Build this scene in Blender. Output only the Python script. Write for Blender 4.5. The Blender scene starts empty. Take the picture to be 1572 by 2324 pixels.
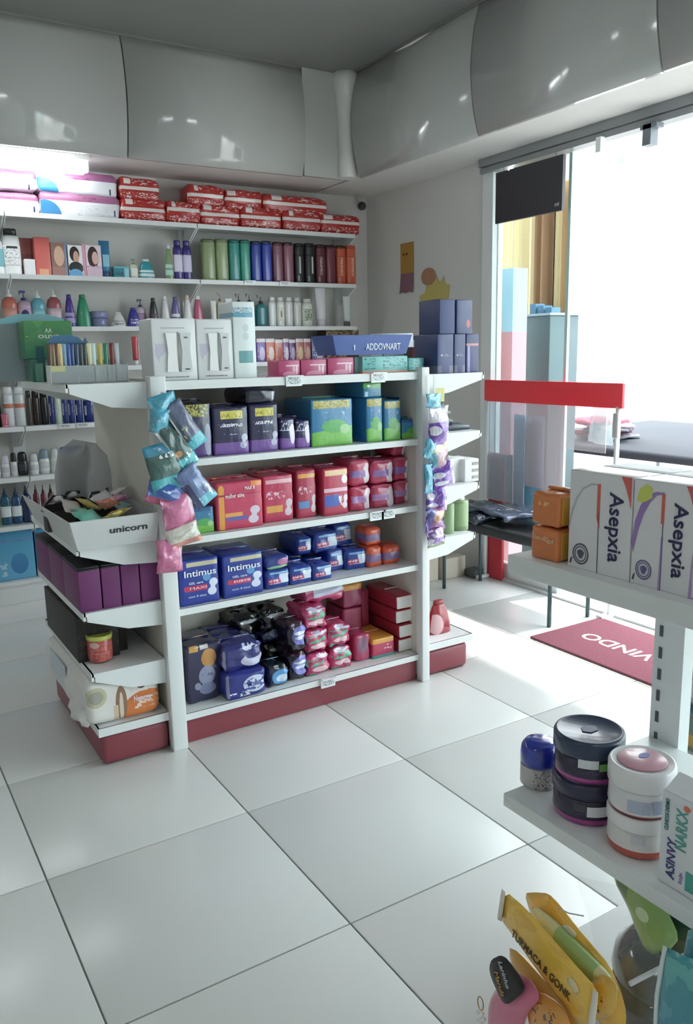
import bpy, math, random
from mathutils import Matrix, Vector, noise
PI = math.pi
sc = bpy.context.scene
COL = sc.collection

# ------------------------------------------------------------ camera
def aim(yaw, pitch, roll):
    f = Vector((math.cos(pitch)*math.cos(yaw), math.cos(pitch)*math.sin(yaw), math.sin(pitch)))
    rt = f.cross(Vector((0, 0, 1))).normalized(); up = rt.cross(f)
    r2 = math.cos(roll)*rt + math.sin(roll)*up; u2 = math.cos(roll)*up - math.sin(roll)*rt
    return Matrix((r2, u2, -f)).transposed()
cd = bpy.data.cameras.new('camera'); cam = bpy.data.objects.new('camera', cd); COL.objects.link(cam)
cam.matrix_world = Matrix.Translation((-0.928, -2.130, 1.393)) @ aim(math.radians(58.385), math.radians(-11.082), math.radians(-1.2)).to_4x4()
cd.sensor_fit = 'VERTICAL'; cd.sensor_height = 24; cd.lens = 24*1845.8/2324
cd.clip_start = 0.02; cd.clip_end = 100
sc.camera = cam

# ------------------------------------------------------------ light and exposure
sc.view_settings.view_transform = 'Standard'; sc.view_settings.look = 'None'
sc.view_settings.gamma = 1; sc.view_settings.use_curve_mapping = False
sc.view_settings.exposure = 0.55
w = bpy.data.worlds.new('sky'); sc.world = w; w.use_nodes = True
bg = w.node_tree.nodes['Background']; bg.inputs[0].default_value = (0.86, 0.94, 1.0, 1); bg.inputs[1].default_value = 5.0
sd = bpy.data.lights.new('sun', 'SUN'); sd.energy = 2.6; sd.angle = 0.03; sd.color = (1, 0.97, 0.92)
sun = bpy.data.objects.new('sun', sd); COL.objects.link(sun)
sun.rotation_euler = Vector((0.46, -0.12, 1.0)).to_track_quat('Z', 'Y').to_euler()
def portal(x, y, z, sx, sy, rot):
    d = bpy.data.lights.new('window_portal', 'AREA'); d.shape = 'RECTANGLE'; d.size = sx; d.size_y = sy
    d.cycles.is_portal = True
    o = bpy.data.objects.new('window_portal', d); COL.objects.link(o); o.location = (x, y, z); o.rotation_euler = rot
portal(2.5, -1.5, 1.2, 2.4, 6.4, (0, PI/2, 0))
sc.cycles.max_bounces = 8; sc.cycles.diffuse_bounces = 5; sc.cycles.transparent_max_bounces = 12
sc.cycles.caustics_reflective = False; sc.cycles.caustics_refractive = False
sc.cycles.sample_clamp_indirect = 6

# ------------------------------------------------------------ materials
def lin(h):
    h = h.lstrip('#'); r = []
    for i in (0, 2, 4):
        v = int(h[i:i+2], 16)/255; r.append(v/12.92 if v <= .04045 else ((v+.055)/1.055)**2.4)
    g = .2126*r[0]+.7152*r[1]+.0722*r[2]          # the photograph's muted colour
    return (*[g+(v-g)*.88 for v in r], 1)
_m = {}
def mat(col, rough=.45, spec=.5, metal=0, bump=0, bscale=40, coat=0, alpha=1, trans=0, emit=0, var=0):
    key = (col, rough, spec, metal, bump, bscale, coat, alpha, trans, emit, var)
    if key in _m: return _m[key]
    m = bpy.data.materials.new('surface_' + col.strip('#')); m.use_nodes = True
    nt = m.node_tree; b = nt.nodes['Principled BSDF']
    b.inputs['Base Color'].default_value = lin(col); b.inputs['Roughness'].default_value = rough
    b.inputs['Specular IOR Level'].default_value = spec; b.inputs['Metallic'].default_value = metal
    b.inputs['Coat Weight'].default_value = coat; b.inputs['Coat Roughness'].default_value = .08
    b.inputs['Alpha'].default_value = alpha; b.inputs['Transmission Weight'].default_value = trans
    if emit: b.inputs['Emission Color'].default_value = lin(col); b.inputs['Emission Strength'].default_value = emit
    if bump or var:
        tc = nt.nodes.new('ShaderNodeTexCoord')
        nz = nt.nodes.new('ShaderNodeTexNoise'); nz.inputs['Scale'].default_value = bscale; nz.inputs['Detail'].default_value = 4
        nt.links.new(tc.outputs['Object'], nz.inputs['Vector'])
        if bump:
            bp = nt.nodes.new('ShaderNodeBump'); bp.inputs['Strength'].default_value = bump; bp.inputs['Distance'].default_value = .004
            nt.links.new(nz.outputs['Fac'], bp.inputs['Height']); nt.links.new(bp.outputs['Normal'], b.inputs['Normal'])
        if var:
            mr = nt.nodes.new('ShaderNodeMapRange'); mr.inputs[1].default_value = .3; mr.inputs[2].default_value = .7
            mr.inputs[3].default_value = 1-var; mr.inputs[4].default_value = 1+var*.3
            mx = nt.nodes.new('ShaderNodeVectorMath'); mx.operation = 'SCALE'; mx.inputs[0].default_value = lin(col)[:3]
            nt.links.new(nz.outputs['Fac'], mr.inputs[0]); nt.links.new(mr.outputs[0], mx.inputs[3]); nt.links.new(mx.outputs[0], b.inputs['Base Color'])
    _m[key] = m; return m
_pm = {}
def pm(base, layers, rough=.35, coat=.3, bump=0, alpha=1):
    """printed film or board: layers of flat print in the object's own generated coordinates (x across, z up)
       ('r',x0,x1,z0,z1,col) rect  ('R',...) rect all round  ('e',cx,cz,rx,rz,col) ellipse  ('g',z0,z1,col) gradient
       ('n',x0,x1,z0,z1,col,scale,thr) scribble  ('s',a,b,col) below the slanting line z<a+b*x"""
    key = (base, tuple(layers), rough, coat, bump, alpha)
    if key in _pm: return _pm[key]
    m = bpy.data.materials.new('print_' + base.strip('#')); m.use_nodes = True
    nt = m.node_tree; N = nt.nodes.new; L = nt.links.new; b = nt.nodes['Principled BSDF']
    b.inputs['Roughness'].default_value = rough; b.inputs['Coat Weight'].default_value = coat; b.inputs['Coat Roughness'].default_value = .12
    b.inputs['Alpha'].default_value = alpha
    tc = N('ShaderNodeTexCoord'); sp = N('ShaderNodeSeparateXYZ'); L(tc.outputs['Generated'], sp.inputs[0])
    sn = N('ShaderNodeSeparateXYZ'); L(tc.outputs['Normal'], sn.inputs[0])
    def M(op, a, b_, c=None):
        n = N('ShaderNodeMath'); n.operation = op
        for k, v in enumerate((a, b_, c)):
            if v is None: continue
            if isinstance(v, (int, float)): n.inputs[k].default_value = v
            else: L(v, n.inputs[k])
        return n.outputs[0]
    X, Z = sp.outputs[0], sp.outputs[2]
    fr = M('LESS_THAN', sn.outputs[1], -.45)
    cur = None
    def rect(x0, x1, z0, z1):
        return M('MULTIPLY', M('COMPARE', X, (x0+x1)/2, abs(x1-x0)/2), M('COMPARE', Z, (z0+z1)/2, abs(z1-z0)/2))
    for l in layers:
        t = l[0]
        if t == 'r': f = M('MULTIPLY', rect(*l[1:5]), fr); col = l[5]
        elif t == 'R': f = rect(*l[1:5]); col = l[5]
        elif t == 'e':
            s = N('ShaderNodeVectorMath'); s.operation = 'SUBTRACT'; L(tc.outputs['Generated'], s.inputs[0]); s.inputs[1].default_value = (l[1], 0, l[2])
            q = N('ShaderNodeVectorMath'); q.operation = 'MULTIPLY'; L(s.outputs[0], q.inputs[0]); q.inputs[1].default_value = (1/l[3], 0, 1/l[4])
            e = N('ShaderNodeVectorMath'); e.operation = 'LENGTH'; L(q.outputs[0], e.inputs[0])
            f = M('MULTIPLY', M('LESS_THAN', e.outputs['Value'], 1.0), fr); col = l[5]
        elif t == 'g':
            mr = N('ShaderNodeMapRange'); L(Z, mr.inputs[0]); mr.inputs[1].default_value = l[1]; mr.inputs[2].default_value = l[2]
            f = mr.outputs[0]; col = l[3]
        elif t == 'n':
            nz = N('ShaderNodeTexNoise'); nz.inputs['Scale'].default_value = l[6]; nz.inputs['Detail'].default_value = 2
            L(tc.outputs['Generated'], nz.inputs['Vector'])
            f = M('MULTIPLY', M('MULTIPLY', rect(*l[1:5]), fr), M('GREATER_THAN', nz.outputs['Fac'], l[7])); col = l[5]
        elif t == 's':
            f = M('MULTIPLY', M('LESS_THAN', Z, M('MULTIPLY_ADD', X, l[2], l[1])), fr); col = l[3]
        mx = N('ShaderNodeMix'); mx.data_type = 'RGBA'; L(f, mx.inputs[0])
        if cur is None: mx.inputs[6].default_value = lin(base)
        else: L(cur, mx.inputs[6])
        mx.inputs[7].default_value = lin(col); cur = mx.outputs[2]
    if cur is None: b.inputs['Base Color'].default_value = lin(base)
    else: L(cur, b.inputs['Base Color'])
    if bump:
        nz = N('ShaderNodeTexNoise'); nz.inputs['Scale'].default_value = 5; nz.inputs['Detail'].default_value = 3; L(tc.outputs['Generated'], nz.inputs['Vector'])
        bp = N('ShaderNodeBump'); bp.inputs['Strength'].default_value = bump; bp.inputs['Distance'].default_value = .02
        L(nz.outputs['Fac'], bp.inputs['Height']); L(bp.outputs['Normal'], b.inputs['Normal'])
    _pm[key] = m; return m

# ------------------------------------------------------------ objects
def props(o, label=None, cat=None, group=None, kind=None):
    if label: o['label'] = label
    if cat: o['category'] = cat
    if group: o['group'] = group
    if kind: o['kind'] = kind
    return o
def root(name, label, cat, loc=(0, 0, 0), rz=0, group=None, rot=None):
    o = bpy.data.objects.new(name, None); COL.objects.link(o); o.location = loc; o.rotation_euler = rot or (0, 0, rz)
    o.empty_display_size = .05
    return props(o, label, cat, group)
def part(name, me, m, parent=None, loc=(0, 0, 0), rot=(0, 0, 0), label=None):
    if m is not None:
        if not me.materials: me.materials.append(m)
        elif me.materials[0] != m: me = me.copy(); me.materials[0] = m
    o = bpy.data.objects.new(name, me); COL.objects.link(o); o.location = loc; o.rotation_euler = rot; o.parent = parent
    if label: o['label'] = label
    return o
def mesh(vs, fs, smooth=False, name='mesh'):
    me = bpy.data.meshes.new(name); me.from_pydata(vs, [], fs); me.update()
    if smooth: me.polygons.foreach_set('use_smooth', [True]*len(me.polygons))
    return me
def join(*ms):                                   # several (verts, faces) lists as one
    vs, fs = [], []
    for v, f in ms:
        k = len(vs); vs += list(v); fs += [tuple(i+k for i in q) for q in f]
    return vs, fs
def bx(x0, x1, y0, y1, z0, z1):
    v = [(x, y, z) for z in (z0, z1) for y in (y0, y1) for x in (x0, x1)]
    return v, [(0, 2, 3, 1), (4, 5, 7, 6), (0, 1, 5, 4), (2, 6, 7, 3), (0, 4, 6, 2), (1, 3, 7, 5)]
def box(*a): return mesh(*bx(*a))
def boxes(*bs): return mesh(*join(*[bx(*b) for b in bs]))
def prism(poly, axis, a, b):                     # extrude a 2-D outline along an axis
    n = len(poly)
    def p(q, t): return (t, q[0], q[1]) if axis == 'x' else (q[0], t, q[1]) if axis == 'y' else (q[0], q[1], t)
    vs = [p(q, a) for q in poly] + [p(q, b) for q in poly]
    fs = [tuple(range(n)), tuple(range(2*n-1, n-1, -1))] + [(i, i+n, (i+1) % n+n, (i+1) % n) for i in range(n)]
    return vs, fs
def rbox(w, d, h, r=.003, n=1, puff=0., wr=0., seed=0, rs=2, taper=0.):
    """rounded box, origin at the middle of its front lower edge, going back along +y"""
    H = (w/2, d/2, h/2); r = min(r, *[a*.95 for a in H])
    def ticks(a):
        c = [-a + r*(1-math.cos(PI/2*i/rs)) if 0 else -a + r*i/rs for i in range(rs+1)]
        m = [-a+r + (2*a-2*r)*i/n for i in range(1, n)]
        return c + m + [-x for x in reversed(c)]
    T = [ticks(a) for a in H]; idx = {}; vs = []; fs = []
    off = seed*7.13
    def vert(p):
        k = (round(p[0], 6), round(p[1], 6), round(p[2], 6))
        if k in idx: return idx[k]
        cl = [max(-H[i]+r, min(H[i]-r, p[i])) for i in range(3)]
        dv = Vector([p[i]-cl[i] for i in range(3)])
        if dv.length > 1e-9: dv = dv.normalized()
        q = Vector(cl) + dv*r
        if puff or wr:
            u = [p[i]/H[i] for i in range(3)]
            for i in range(3):
                if abs(abs(u[i])-1) < 1e-6:
                    j, k2 = [x for x in range(3) if x != i]
                    q[i] += math.copysign(puff*(1-u[j]**2)*(1-u[k2]**2), u[i])
            if wr:
                s = 3.2/max(w, h, d)
                q += dv*wr*noise.noise(Vector((p[0]*s*1.7+off, p[1]*s*1.7, p[2]*s*2.2)))*1.6
        if taper: q.x *= 1-taper*(p[2]/H[2]+1)/2; q.y *= 1-taper*(p[2]/H[2]+1)/2
        idx[k] = len(vs); vs.append((q.x, q.y+d/2, q.z+h/2)); return idx[k]
    for ax in range(3):
        a, b = [(1, 2), (2, 0), (0, 1)][ax]
        for sgn in (-1, 1):
            for i in range(len(T[a])-1):
                for j in range(len(T[b])-1):
                    q = []
                    for (ii, jj) in ((i, j), (i+1, j), (i+1, j+1), (i, j+1)):
                        p = [0, 0, 0]; p[ax] = sgn*H[ax]; p[a] = T[a][ii]; p[b] = T[b][jj]; q.append(vert(p))
                    fs.append(tuple(q) if sgn > 0 else tuple(reversed(q)))
    return mesh(vs, fs, True)
def lathe_vf(prof, seg=20, sy=1., e=2., cx=0., cy=0.):
    vs, fs = [], []
    for r, z in prof:
        for k in range(seg):
            a = 2*PI*k/seg; c, s = math.cos(a), math.sin(a)
            vs.append((cx + r*math.copysign(abs(c)**(2/e), c), cy + sy*r*math.copysign(abs(s)**(2/e), s), z))
    n = len(prof)
    for i in range(n-1):
        for k in range(seg):
            k2 = (k+1) % seg; fs.append((i*seg+k, i*seg+k2, (i+1)*seg+k2, (i+1)*seg+k))
    fs.append(tuple(reversed(range(seg)))); fs.append(tuple((n-1)*seg+k for k in range(seg)))
    return vs, fs
def lathe(prof, seg=20, sy=1., e=2.): 
    me = mesh(*lathe_vf(prof, seg, sy, e), True)
    for p in me.polygons[-2:]: p.use_smooth = False
    return me
def tube_vf(pts, r, seg=8):
    vs, fs = [], []; n = len(pts); P = [Vector(p) for p in pts]
    for i, p in enumerate(P):
        t = (P[min(i+1, n-1)]-P[max(i-1, 0)]).normalized()
        a = t.cross(Vector((0, 0, 1)) if abs(t.z) < .9 else Vector((1, 0, 0))).normalized(); b = t.cross(a)
        for k in range(seg):
            q = p + (a*math.cos(2*PI*k/seg) + b*math.sin(2*PI*k/seg))*r; vs.append(tuple(q))
    for i in range(n-1):
        for k in range(seg): k2 = (k+1) % seg; fs.append((i*seg+k, (i+1)*seg+k, (i+1)*seg+k2, i*seg+k2))
    fs.append(tuple(range(seg))); fs.append(tuple(reversed([(n-1)*seg+k for k in range(seg)])))
    return vs, fs
def tube(pts, r, seg=8): return mesh(*tube_vf(pts, r, seg), True)
def pouch(w, h, t, seed=0, nx=8, nz=12, crimp=.1):
    """flat film pouch standing in x-z, centred, pillow-shaped with flat crimped ends"""
    vs, fs = [], []; off = seed*3.7
    for side in (-1, 1):
        for j in range(nz+1):
            for i in range(nx+1):
                a, b = -1+2*i/nx, -1+2*j/nz
                bb = max(0, 1-(abs(b)/(1-crimp))**2.4) if abs(b) < 1-crimp else 0
                y = side*(t/2*(1-abs(a)**2.2)*bb + .0006)
                wv = noise.noise(Vector((a*1.6+off, b*2.1, side)))*t*.35*bb + noise.noise(Vector((a+off, b*.8, 5)))*t*.4
                pin = 1-.06*bb
                vs.append((a*w/2*pin, y+wv, b*h/2))
    S = (nx+1)*(nz+1)
    for s in (0, 1):
        for j in range(nz):
            for i in range(nx):
                q = [s*S+j*(nx+1)+i, s*S+j*(nx+1)+i+1, s*S+(j+1)*(nx+1)+i+1, s*S+(j+1)*(nx+1)+i]
                fs.append(tuple(q) if s == 0 else tuple(reversed(q)))
    rim = [i for i in range(nx+1)] + [j*(nx+1)+nx for j in range(1, nz+1)] + [nz*(nx+1)+i for i in range(nx-1, -1, -1)] + [j*(nx+1) for j in range(nz-1, 0, -1)]
    for k in range(len(rim)): a, b = rim[k], rim[(k+1) % len(rim)]; fs.append((a, a+S, b+S, b))
    return mesh(vs, fs, True)
_tx = {}
def letters(s, parent, cx, cz, w_, h_, col, y=-.0012, name='lettering', roll=0, rz=0, loc=None, rot=None, rough=.5):
    """flat print letters fitted to w_ x h_, on the front face of the parent"""
    if s not in _tx:
        cu = bpy.data.curves.new('txt', 'FONT'); cu.body = s; cu.extrude = .004; cu.offset = .012; cu.resolution_u = 3
        o = bpy.data.objects.new('txt', cu); COL.objects.link(o)
        me = bpy.data.meshes.new_from_object(o); bpy.data.objects.remove(o)
        xs = [v.co.x for v in me.vertices]; ys = [v.co.y for v in me.vertices]
        for v in me.vertices: v.co.x -= (min(xs)+max(xs))/2; v.co.y -= (min(ys)+max(ys))/2
        _tx[s] = (me, max(xs)-min(xs), max(ys)-min(ys))
    me, tw, th = _tx[s]; me = me.copy(); me.materials.clear()
    o = part(name, me, mat(col, rough), parent, loc or (cx, y, cz))
    o.scale = (w_/tw, h_/th, .1)
    o.rotation_euler = rot or (Matrix.Rotation(roll, 3, 'Y') @ Matrix.Rotation(PI/2, 3, 'X')).to_euler()
    return o
def tag(o, label, cat, group=None): return props(o, label, cat, group)

# ------------------------------------------------------------ the setting
def struct(name, me, m, **k): return props(part(name, me, m, **k), kind='structure')
WALL = mat('#dedcd8', .7, .3, bump=.05, bscale=60, var=.02)
PAINT = mat('#e6e4e0', .3, .5, coat=.2)
METAL = mat('#e3e6e6', .35, .5)           # white powder-coated shelving
TS = .6; G = .0022
fl = struct('floor', box(-4, 2.5, -5, 3.05, -.12, -.0035), mat('#7d827e', .8))
TILE = [mat(c_, .24, .5, var=.02, bscale=2) for c_ in ('#dbdcd8', '#d9dad7', '#dddcd9')]
tm = rbox(TS-2*G, TS-2*G, .02, .0016, 1, rs=2)
tms = []
for m_ in TILE: q = tm.copy(); q.materials.append(m_); tms.append(q)
random.seed(4)
for i in range(-7, 5):
    for j in range(-9, 6):
        x0, y0 = i*TS, j*TS
        if x0 < -4.1 or y0+TS > 3.3: continue
        o = bpy.data.objects.new('floor_tile', random.choice(tms)); COL.objects.link(o); o.parent = fl
        o.location = (x0+TS/2, y0+G, -.02 + random.uniform(-.0004, .0002))
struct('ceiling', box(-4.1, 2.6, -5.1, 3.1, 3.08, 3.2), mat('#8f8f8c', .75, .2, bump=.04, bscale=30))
struct('wall_back', box(-4.1, 2.6, 3.0, 3.12, -.02, 3.1), WALL)
struct('wall_left', box(-4.12, -4.0, -5.1, 3.1, -.02, 3.1), WALL)
struct('wall_front', box(-4.1, 2.6, -5.12, -5.0, -.02, 3.1), WALL)
struct('wall_right', boxes((2.45, 2.58, 1.72, 3.1, -.02, 2.49), (2.45, 2.58, -5.1, 3.1, 2.475, 3.1)), WALL)
# boxed-in soffits carrying the bulging glossy panels
sof_b = struct('trim_1', box(-4, 2.0, 2.52, 3.0, 2.475, 3.08), WALL)
sof_r = struct('trim_2', box(2.02, 2.45, -5, 3.0, 2.475, 3.08), WALL)
GLOSS = mat('#c3c4c0', .12, .5, coat=.6)
def bulge(n=12, b=.055, t=.012):
    pr = [(-b*(1-(2*k/n-1)**2), 2.46+(3.078-2.46)*k/n) for k in range(n+1)]
    return pr + [(.02, 3.078), (.02, 2.46)]
def panel_b(x0, x1, b=.055):
    v, f = prism([(2.5+p, z) for p, z in bulge(b=b)], 'x', x0+.004, x1-.004)
    o = part('wall_panel', mesh(v, f), GLOSS, sof_b)
    for p in o.data.polygons: p.use_smooth = len(p.vertices) == 4 and p.area > .04
    return o
def panel_r(y0, y1, b=.055):
    v, f = prism([(2.0+p, z) for p, z in bulge(b=b)], 'y', y0+.004, y1-.004)
    o = part('wall_panel', mesh(v, f), GLOSS, sof_r)
    for p in o.data.polygons: p.use_smooth = len(p.vertices) == 4 and p.area > .04
    return o
for a in (-2.76, -1.65, -.54): panel_b(a-.0, a+1.11)
panel_b(.57, 1.66)
part('fascia', box(1.665, 2.0, 2.49, 2.52, 2.465, 3.078), GLOSS, sof_b)
for a in (1.27, .17, -.93, -2.03, -3.13, -4.23): panel_r(a, a+(1.12 if a > 1 else 1.1))
cv = part('corner_cover', lathe([(.06, 2.47), (.055, 2.6), (.06, 2.8), (.075, 2.98), (.085, 3.03), (.085, 3.078)], 24), PAINT, sof_b, (1.965, 2.475, 0))
# grey bead along the top of the panels, where they meet the ceiling
part('edge_bead', boxes((-4, 1.66, 2.488, 2.5, 3.068, 3.08)), mat('#8b8a84', .6), sof_b)
part('edge_bead', boxes((1.988, 2.0, -5, 2.4, 3.068, 3.08)), mat('#8b8a84', .6), sof_r)

# ---- storefront
FR = mat('#e9efee', .3, .5)
GREY = mat('#8d9093', .4, .5)
win = struct('window_1', boxes((2.42, 2.5, 1.625, 1.715, 0, 2.40), (2.44, 2.48, 1.06, 1.63, .0, .1)), FR)
def glass_mat():
    m = bpy.data.materials.new('clear_glass'); m.use_nodes = True; nt = m.node_tree; nt.nodes.clear()
    o = nt.nodes.new('ShaderNodeOutputMaterial'); a = nt.nodes.new('ShaderNodeBsdfTransparent'); a.inputs[0].default_value = (.93, .98, .97, 1)
    g = nt.nodes.new('ShaderNodeBsdfGlossy'); g.inputs['Roughness'].default_value = .02
    f = nt.nodes.new('ShaderNodeLayerWeight'); f.inputs[0].default_value = .12; x = nt.nodes.new('ShaderNodeMixShader')
    nt.links.new(f.outputs[0], x.inputs[0]); nt.links.new(a.outputs[0], x.inputs[1]); nt.links.new(g.outputs[0], x.inputs[2]); nt.links.new(x.outputs[0], o.inputs[0])
    return m
GLASS = glass_mat()
part('pane', box(2.455, 2.467, 1.075, 1.625, .1, 2.39), GLASS, win)
part('glass_edge', box(2.452, 2.470, 1.055, 1.075, .0, 2.39), mat('#bfe3df', .15, .5, coat=.5), win)
hd = struct('trim_3', boxes((2.39, 2.45, -5, 1.72, 2.43, 2.475), (2.40, 2.47, -5, 1.72, 2.395, 2.425)), GREY)
part('rail_bracket', boxes((2.36, 2.41, .50, .545, 2.30, 2.40), (2.36, 2.41, .47, .56, 2.37, 2.39)), mat('#6f7880', .4), hd)
part('rail_bracket', boxes((2.37, 2.41, .80, .83, 2.33, 2.40)), FR, hd)
for n_, y0 in enumerate((-.75, -2.2, -3.6)):
    ww = struct('window_%d' % (n_+2), boxes((2.43, 2.49, y0-.04, y0, 0, 2.4), (2.44, 2.48, y0-1.42, y0-.04, 0, .1)), FR)
    part('pane', box(2.455, 2.467, y0-1.42, y0-.04, .1, 2.39), GLASS, ww)
struct('trim_4', box(2.4, 2.6, -5, 1.72, -.02, .012), mat('#c9cdcc', .35))

# ---- street outside
struct('ground_outside', box(2.6, 26, -16, 18, -.14, -.02), mat('#c9c8c3', .9, bump=.3, bscale=8, var=.06))
bl = root('building', 'white rendered building across the street, washed out by daylight', 'building', (11, 0, -.02))
part('wall', box(0, 3, -9, 9, 0, 7), mat('#efeeea', .9), bl)
for k in range(6):
    part('window', boxes((-.03, .02, -7.6+k*2.7, -6.4+k*2.7, 1.2, 2.6)), mat('#b9cfd0', .2), bl)
part('canopy', box(-1.1, 0, -9, 9, 3.0, 3.12), mat('#e9ecec', .6), bl)
def leaf_ball(n, r, seed, cz, sz=.12):
    random.seed(seed); vs, fs = [], []
    for _ in range(n):
        d = Vector((random.gauss(0, 1), random.gauss(0, 1), random.gauss(0, 1))).normalized()*r*random.uniform(.4, 1)**.5
        c = Vector((d.x, d.y, d.z*1.1+cz)); a = Vector((random.gauss(0, 1), random.gauss(0, 1), random.gauss(0, 1))).normalized()*sz
        b = a.cross(Vector((random.gauss(0, 1), random.gauss(0, 1), 1))).normalized()*sz*.5; k = len(vs)
        vs += [tuple(c-a), tuple(c+b), tuple(c+a), tuple(c-b)]; fs.append((k, k+1, k+2, k+3))
    return mesh(vs, fs)
tr = root('street_tree', 'pale green tree on the far pavement seen through the doorway', 'tree', (8.2, 2.4, -.02))
part('trunk', tube([(0, 0, 0), (.05, 0, 1.2), (0, .05, 2.1)], .09), mat('#b3a48c', .9), tr)
props(part('foliage', leaf_ball(1500, .85, 3, 1.75), mat('#a8c49a', .8), tr), kind='stuff')
vn = root('parked_van', 'white van parked at the kerb, nearly lost in the glare', 'van', (8.0, -.6, -.02))
part('body', rbox(1.9, 4.0, 1.75, .25, 2, .03), mat('#f4f6f6', .3), vn, (0, -2.2, .3))
part('side_window', box(-1.01, -.95, -1.5, 1.0, 1.25, 1.75), mat('#b5d6d4', .1), vn)
for y_ in (-1.5, 1.1): part('wheel', lathe([(.1, 0), (.3, 0), (.32, .05), (.32, .2), (.3, .22), (.1, .22)], 24), mat('#7d8082', .6), vn, (-.95, y_, .32), (0, PI/2, 0))

# ---- lamps
def tube_lamp(x0, x1, y, z, label, axis='x', st=12):
    L_ = x1-x0
    r = root('tube_lamp', label, 'lamp', (x0, y, z) if axis == 'x' else (y, x0, z), 0 if axis == 'x' else PI/2, 'ceiling tube lamps')
    part('housing', rbox(L_, .08, .03, .006), mat('#f0f0ee', .4), r, (L_/2, -.04, .034))
    part('tube', mesh(*tube_vf([(.03, 0, 0), (L_-.03, 0, 0)], .036, 14), True), mat('#f6fbff', .4, emit=st), r)
    for e_ in (.015, L_-.015): part('end_cap', box(e_-.012, e_+.012, -.022, .022, -.022, .035), mat('#e4e4e2', .4), r)
    return r
tube_lamp(-.82, .385, 2.62, 2.41, 'glowing white tube lamp under the panel, above the pink and white diaper packs')
tube_lamp(-2.3, -1.1, 2.62, 2.41, 'glowing tube lamp farther along the back wall')
tube_lamp(-3.2, -2.0, -1.6, 3.03, 'ceiling tube lamp at the side of the shop')
tube_lamp(-1.2, .0, -3.4, 3.03, 'ceiling tube lamp near the rear of the shop', st=18)

# ------------------------------------------------------------ shelving
RED = mat('#8f3c48', .4, .5, coat=.1)
BEIGE = mat('#d9d3c8', .55, .4)
DARK = mat('#2b2b2d', .5)
SZ = (2.18, 1.853, 1.572, 1.345, 1.020, .735, .458)
def wall_bay(x0, x1, label):
    r = root('wall_shelving', label, 'shelving', ((x0+x1)/2, 3.0, 0), 0, 'white shelving bays on the back wall'); h = (x1-x0)/2
    part('back_panel', box(-h, h, -.012, -.002, .1, 2.21), mat('#d5d4ce', .6), r)
    part('upright', box(-h, -h+.035, -.032, -.012, 0, 2.3), METAL, r)
    part('upright', box(h-.035, h, -.032, -.012, 0, 2.3), METAL, r)
    for k, z in enumerate(SZ):
        part('shelf', boxes((-h+.003, h-.003, -.255, -.035, z-.012, z), (-h+.003, h-.003, -.26, -.252, z-.026, z)), METAL, r)
        for s in (-1, 1):
            a = s*(h-.006)
            part('bracket', mesh(*prism([(-.25, z-.012), (-.25, z-.028), (-.05, z-.13), (-.05, z-.012)], 'x', a-.004, a+.004)), METAL, r)
    part('plinth', boxes((-h, h, -.25, -.012, 0, .12), (-h, h, -.27, -.012, .115, .135)), METAL, r)
    return r
wall_bay(-2.25, -1.15, 'white wall shelving bay farthest from the room corner')
wall_bay(-1.15, -.05, 'white wall shelving bay holding the white shampoo bottles and spray cans')
wb = wall_bay(-.05, 1.05, 'white wall shelving bay below the pink and white diaper packs')
wr = wall_bay(1.05, 2.19, 'white wall shelving bay below the long red diaper packs, nearest the corner')
def tag_holder(p, x, z, y, w_=.05, h_=.032):
    t = part('price_tag', boxes((-w_/2, w_/2, -.006, 0, -h_, 0), (-w_/2, w_/2, -.02, 0, 0, .004)), pm('#e8ecee', [('n', .08, .92, .2, .85, '#3b4655', 22, .52)], .3), p, (x, y, z))
    return t
for x, z, rr in ((1.38, 1.853, wr), (1.63, 1.853, wr), (.17, 1.02, wb), (.27, 1.02, wb)): tag_holder(rr, x-rr.location.x, z-.002, -.262, .07, .02)

GZ = (1.312, 1.042, .768, .515, .118)
gd = root('display_gondola', 'white double-sided shelving gondola with a red plinth standing in the middle of the floor', 'shelving', (0, .53, 0))
for a, b in ((-.055, .0), (1.056, 1.095)):
    part('upright', rbox(b-a, .045, 1.33, .004), METAL, gd, ((a+b)/2, -.03, 0))
    part('foot', box(a+.004, b-.004, -.02, .03, -.002, .02), DARK, gd)
    part('end_panel', box(a+.006, a+.02, .015, .72, .015, 1.32), BEIGE, gd)
part('back_panel', box(0.002, 1.054, .345, .36, .1, 1.3), BEIGE, gd)
for z in GZ[1:]:
    part('shelf', boxes((.002, 1.054, .0, .344, z-.012, z), (.002, 1.054, -.004, .004, z-.024, z)), METAL, gd)
    part('shelf', boxes((.002, 1.054, .362, .72, z-.012, z), (.002, 1.054, .716, .724, z-.024, z)), METAL, gd)
z = GZ[0]
part('top_shelf', boxes((.002, 1.054, .0, .72, z-.012, z), (.002, 1.054, -.006, .004, z-.03, z), (.002, 1.054, .716, .724, z-.03, z)), METAL, gd)
part('plinth', box(.004, 1.052, .012, .03, .002, .094), RED, gd); part('plinth', box(.004, 1.052, .69, .71, .002, .094), RED, gd)
for x, z in ((.49, 1.312), (.86, 1.312), (.845, .768), (.90, .768), (.60, .118)): tag_holder(gd, x, z, -.006, .065, .035)
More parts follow.
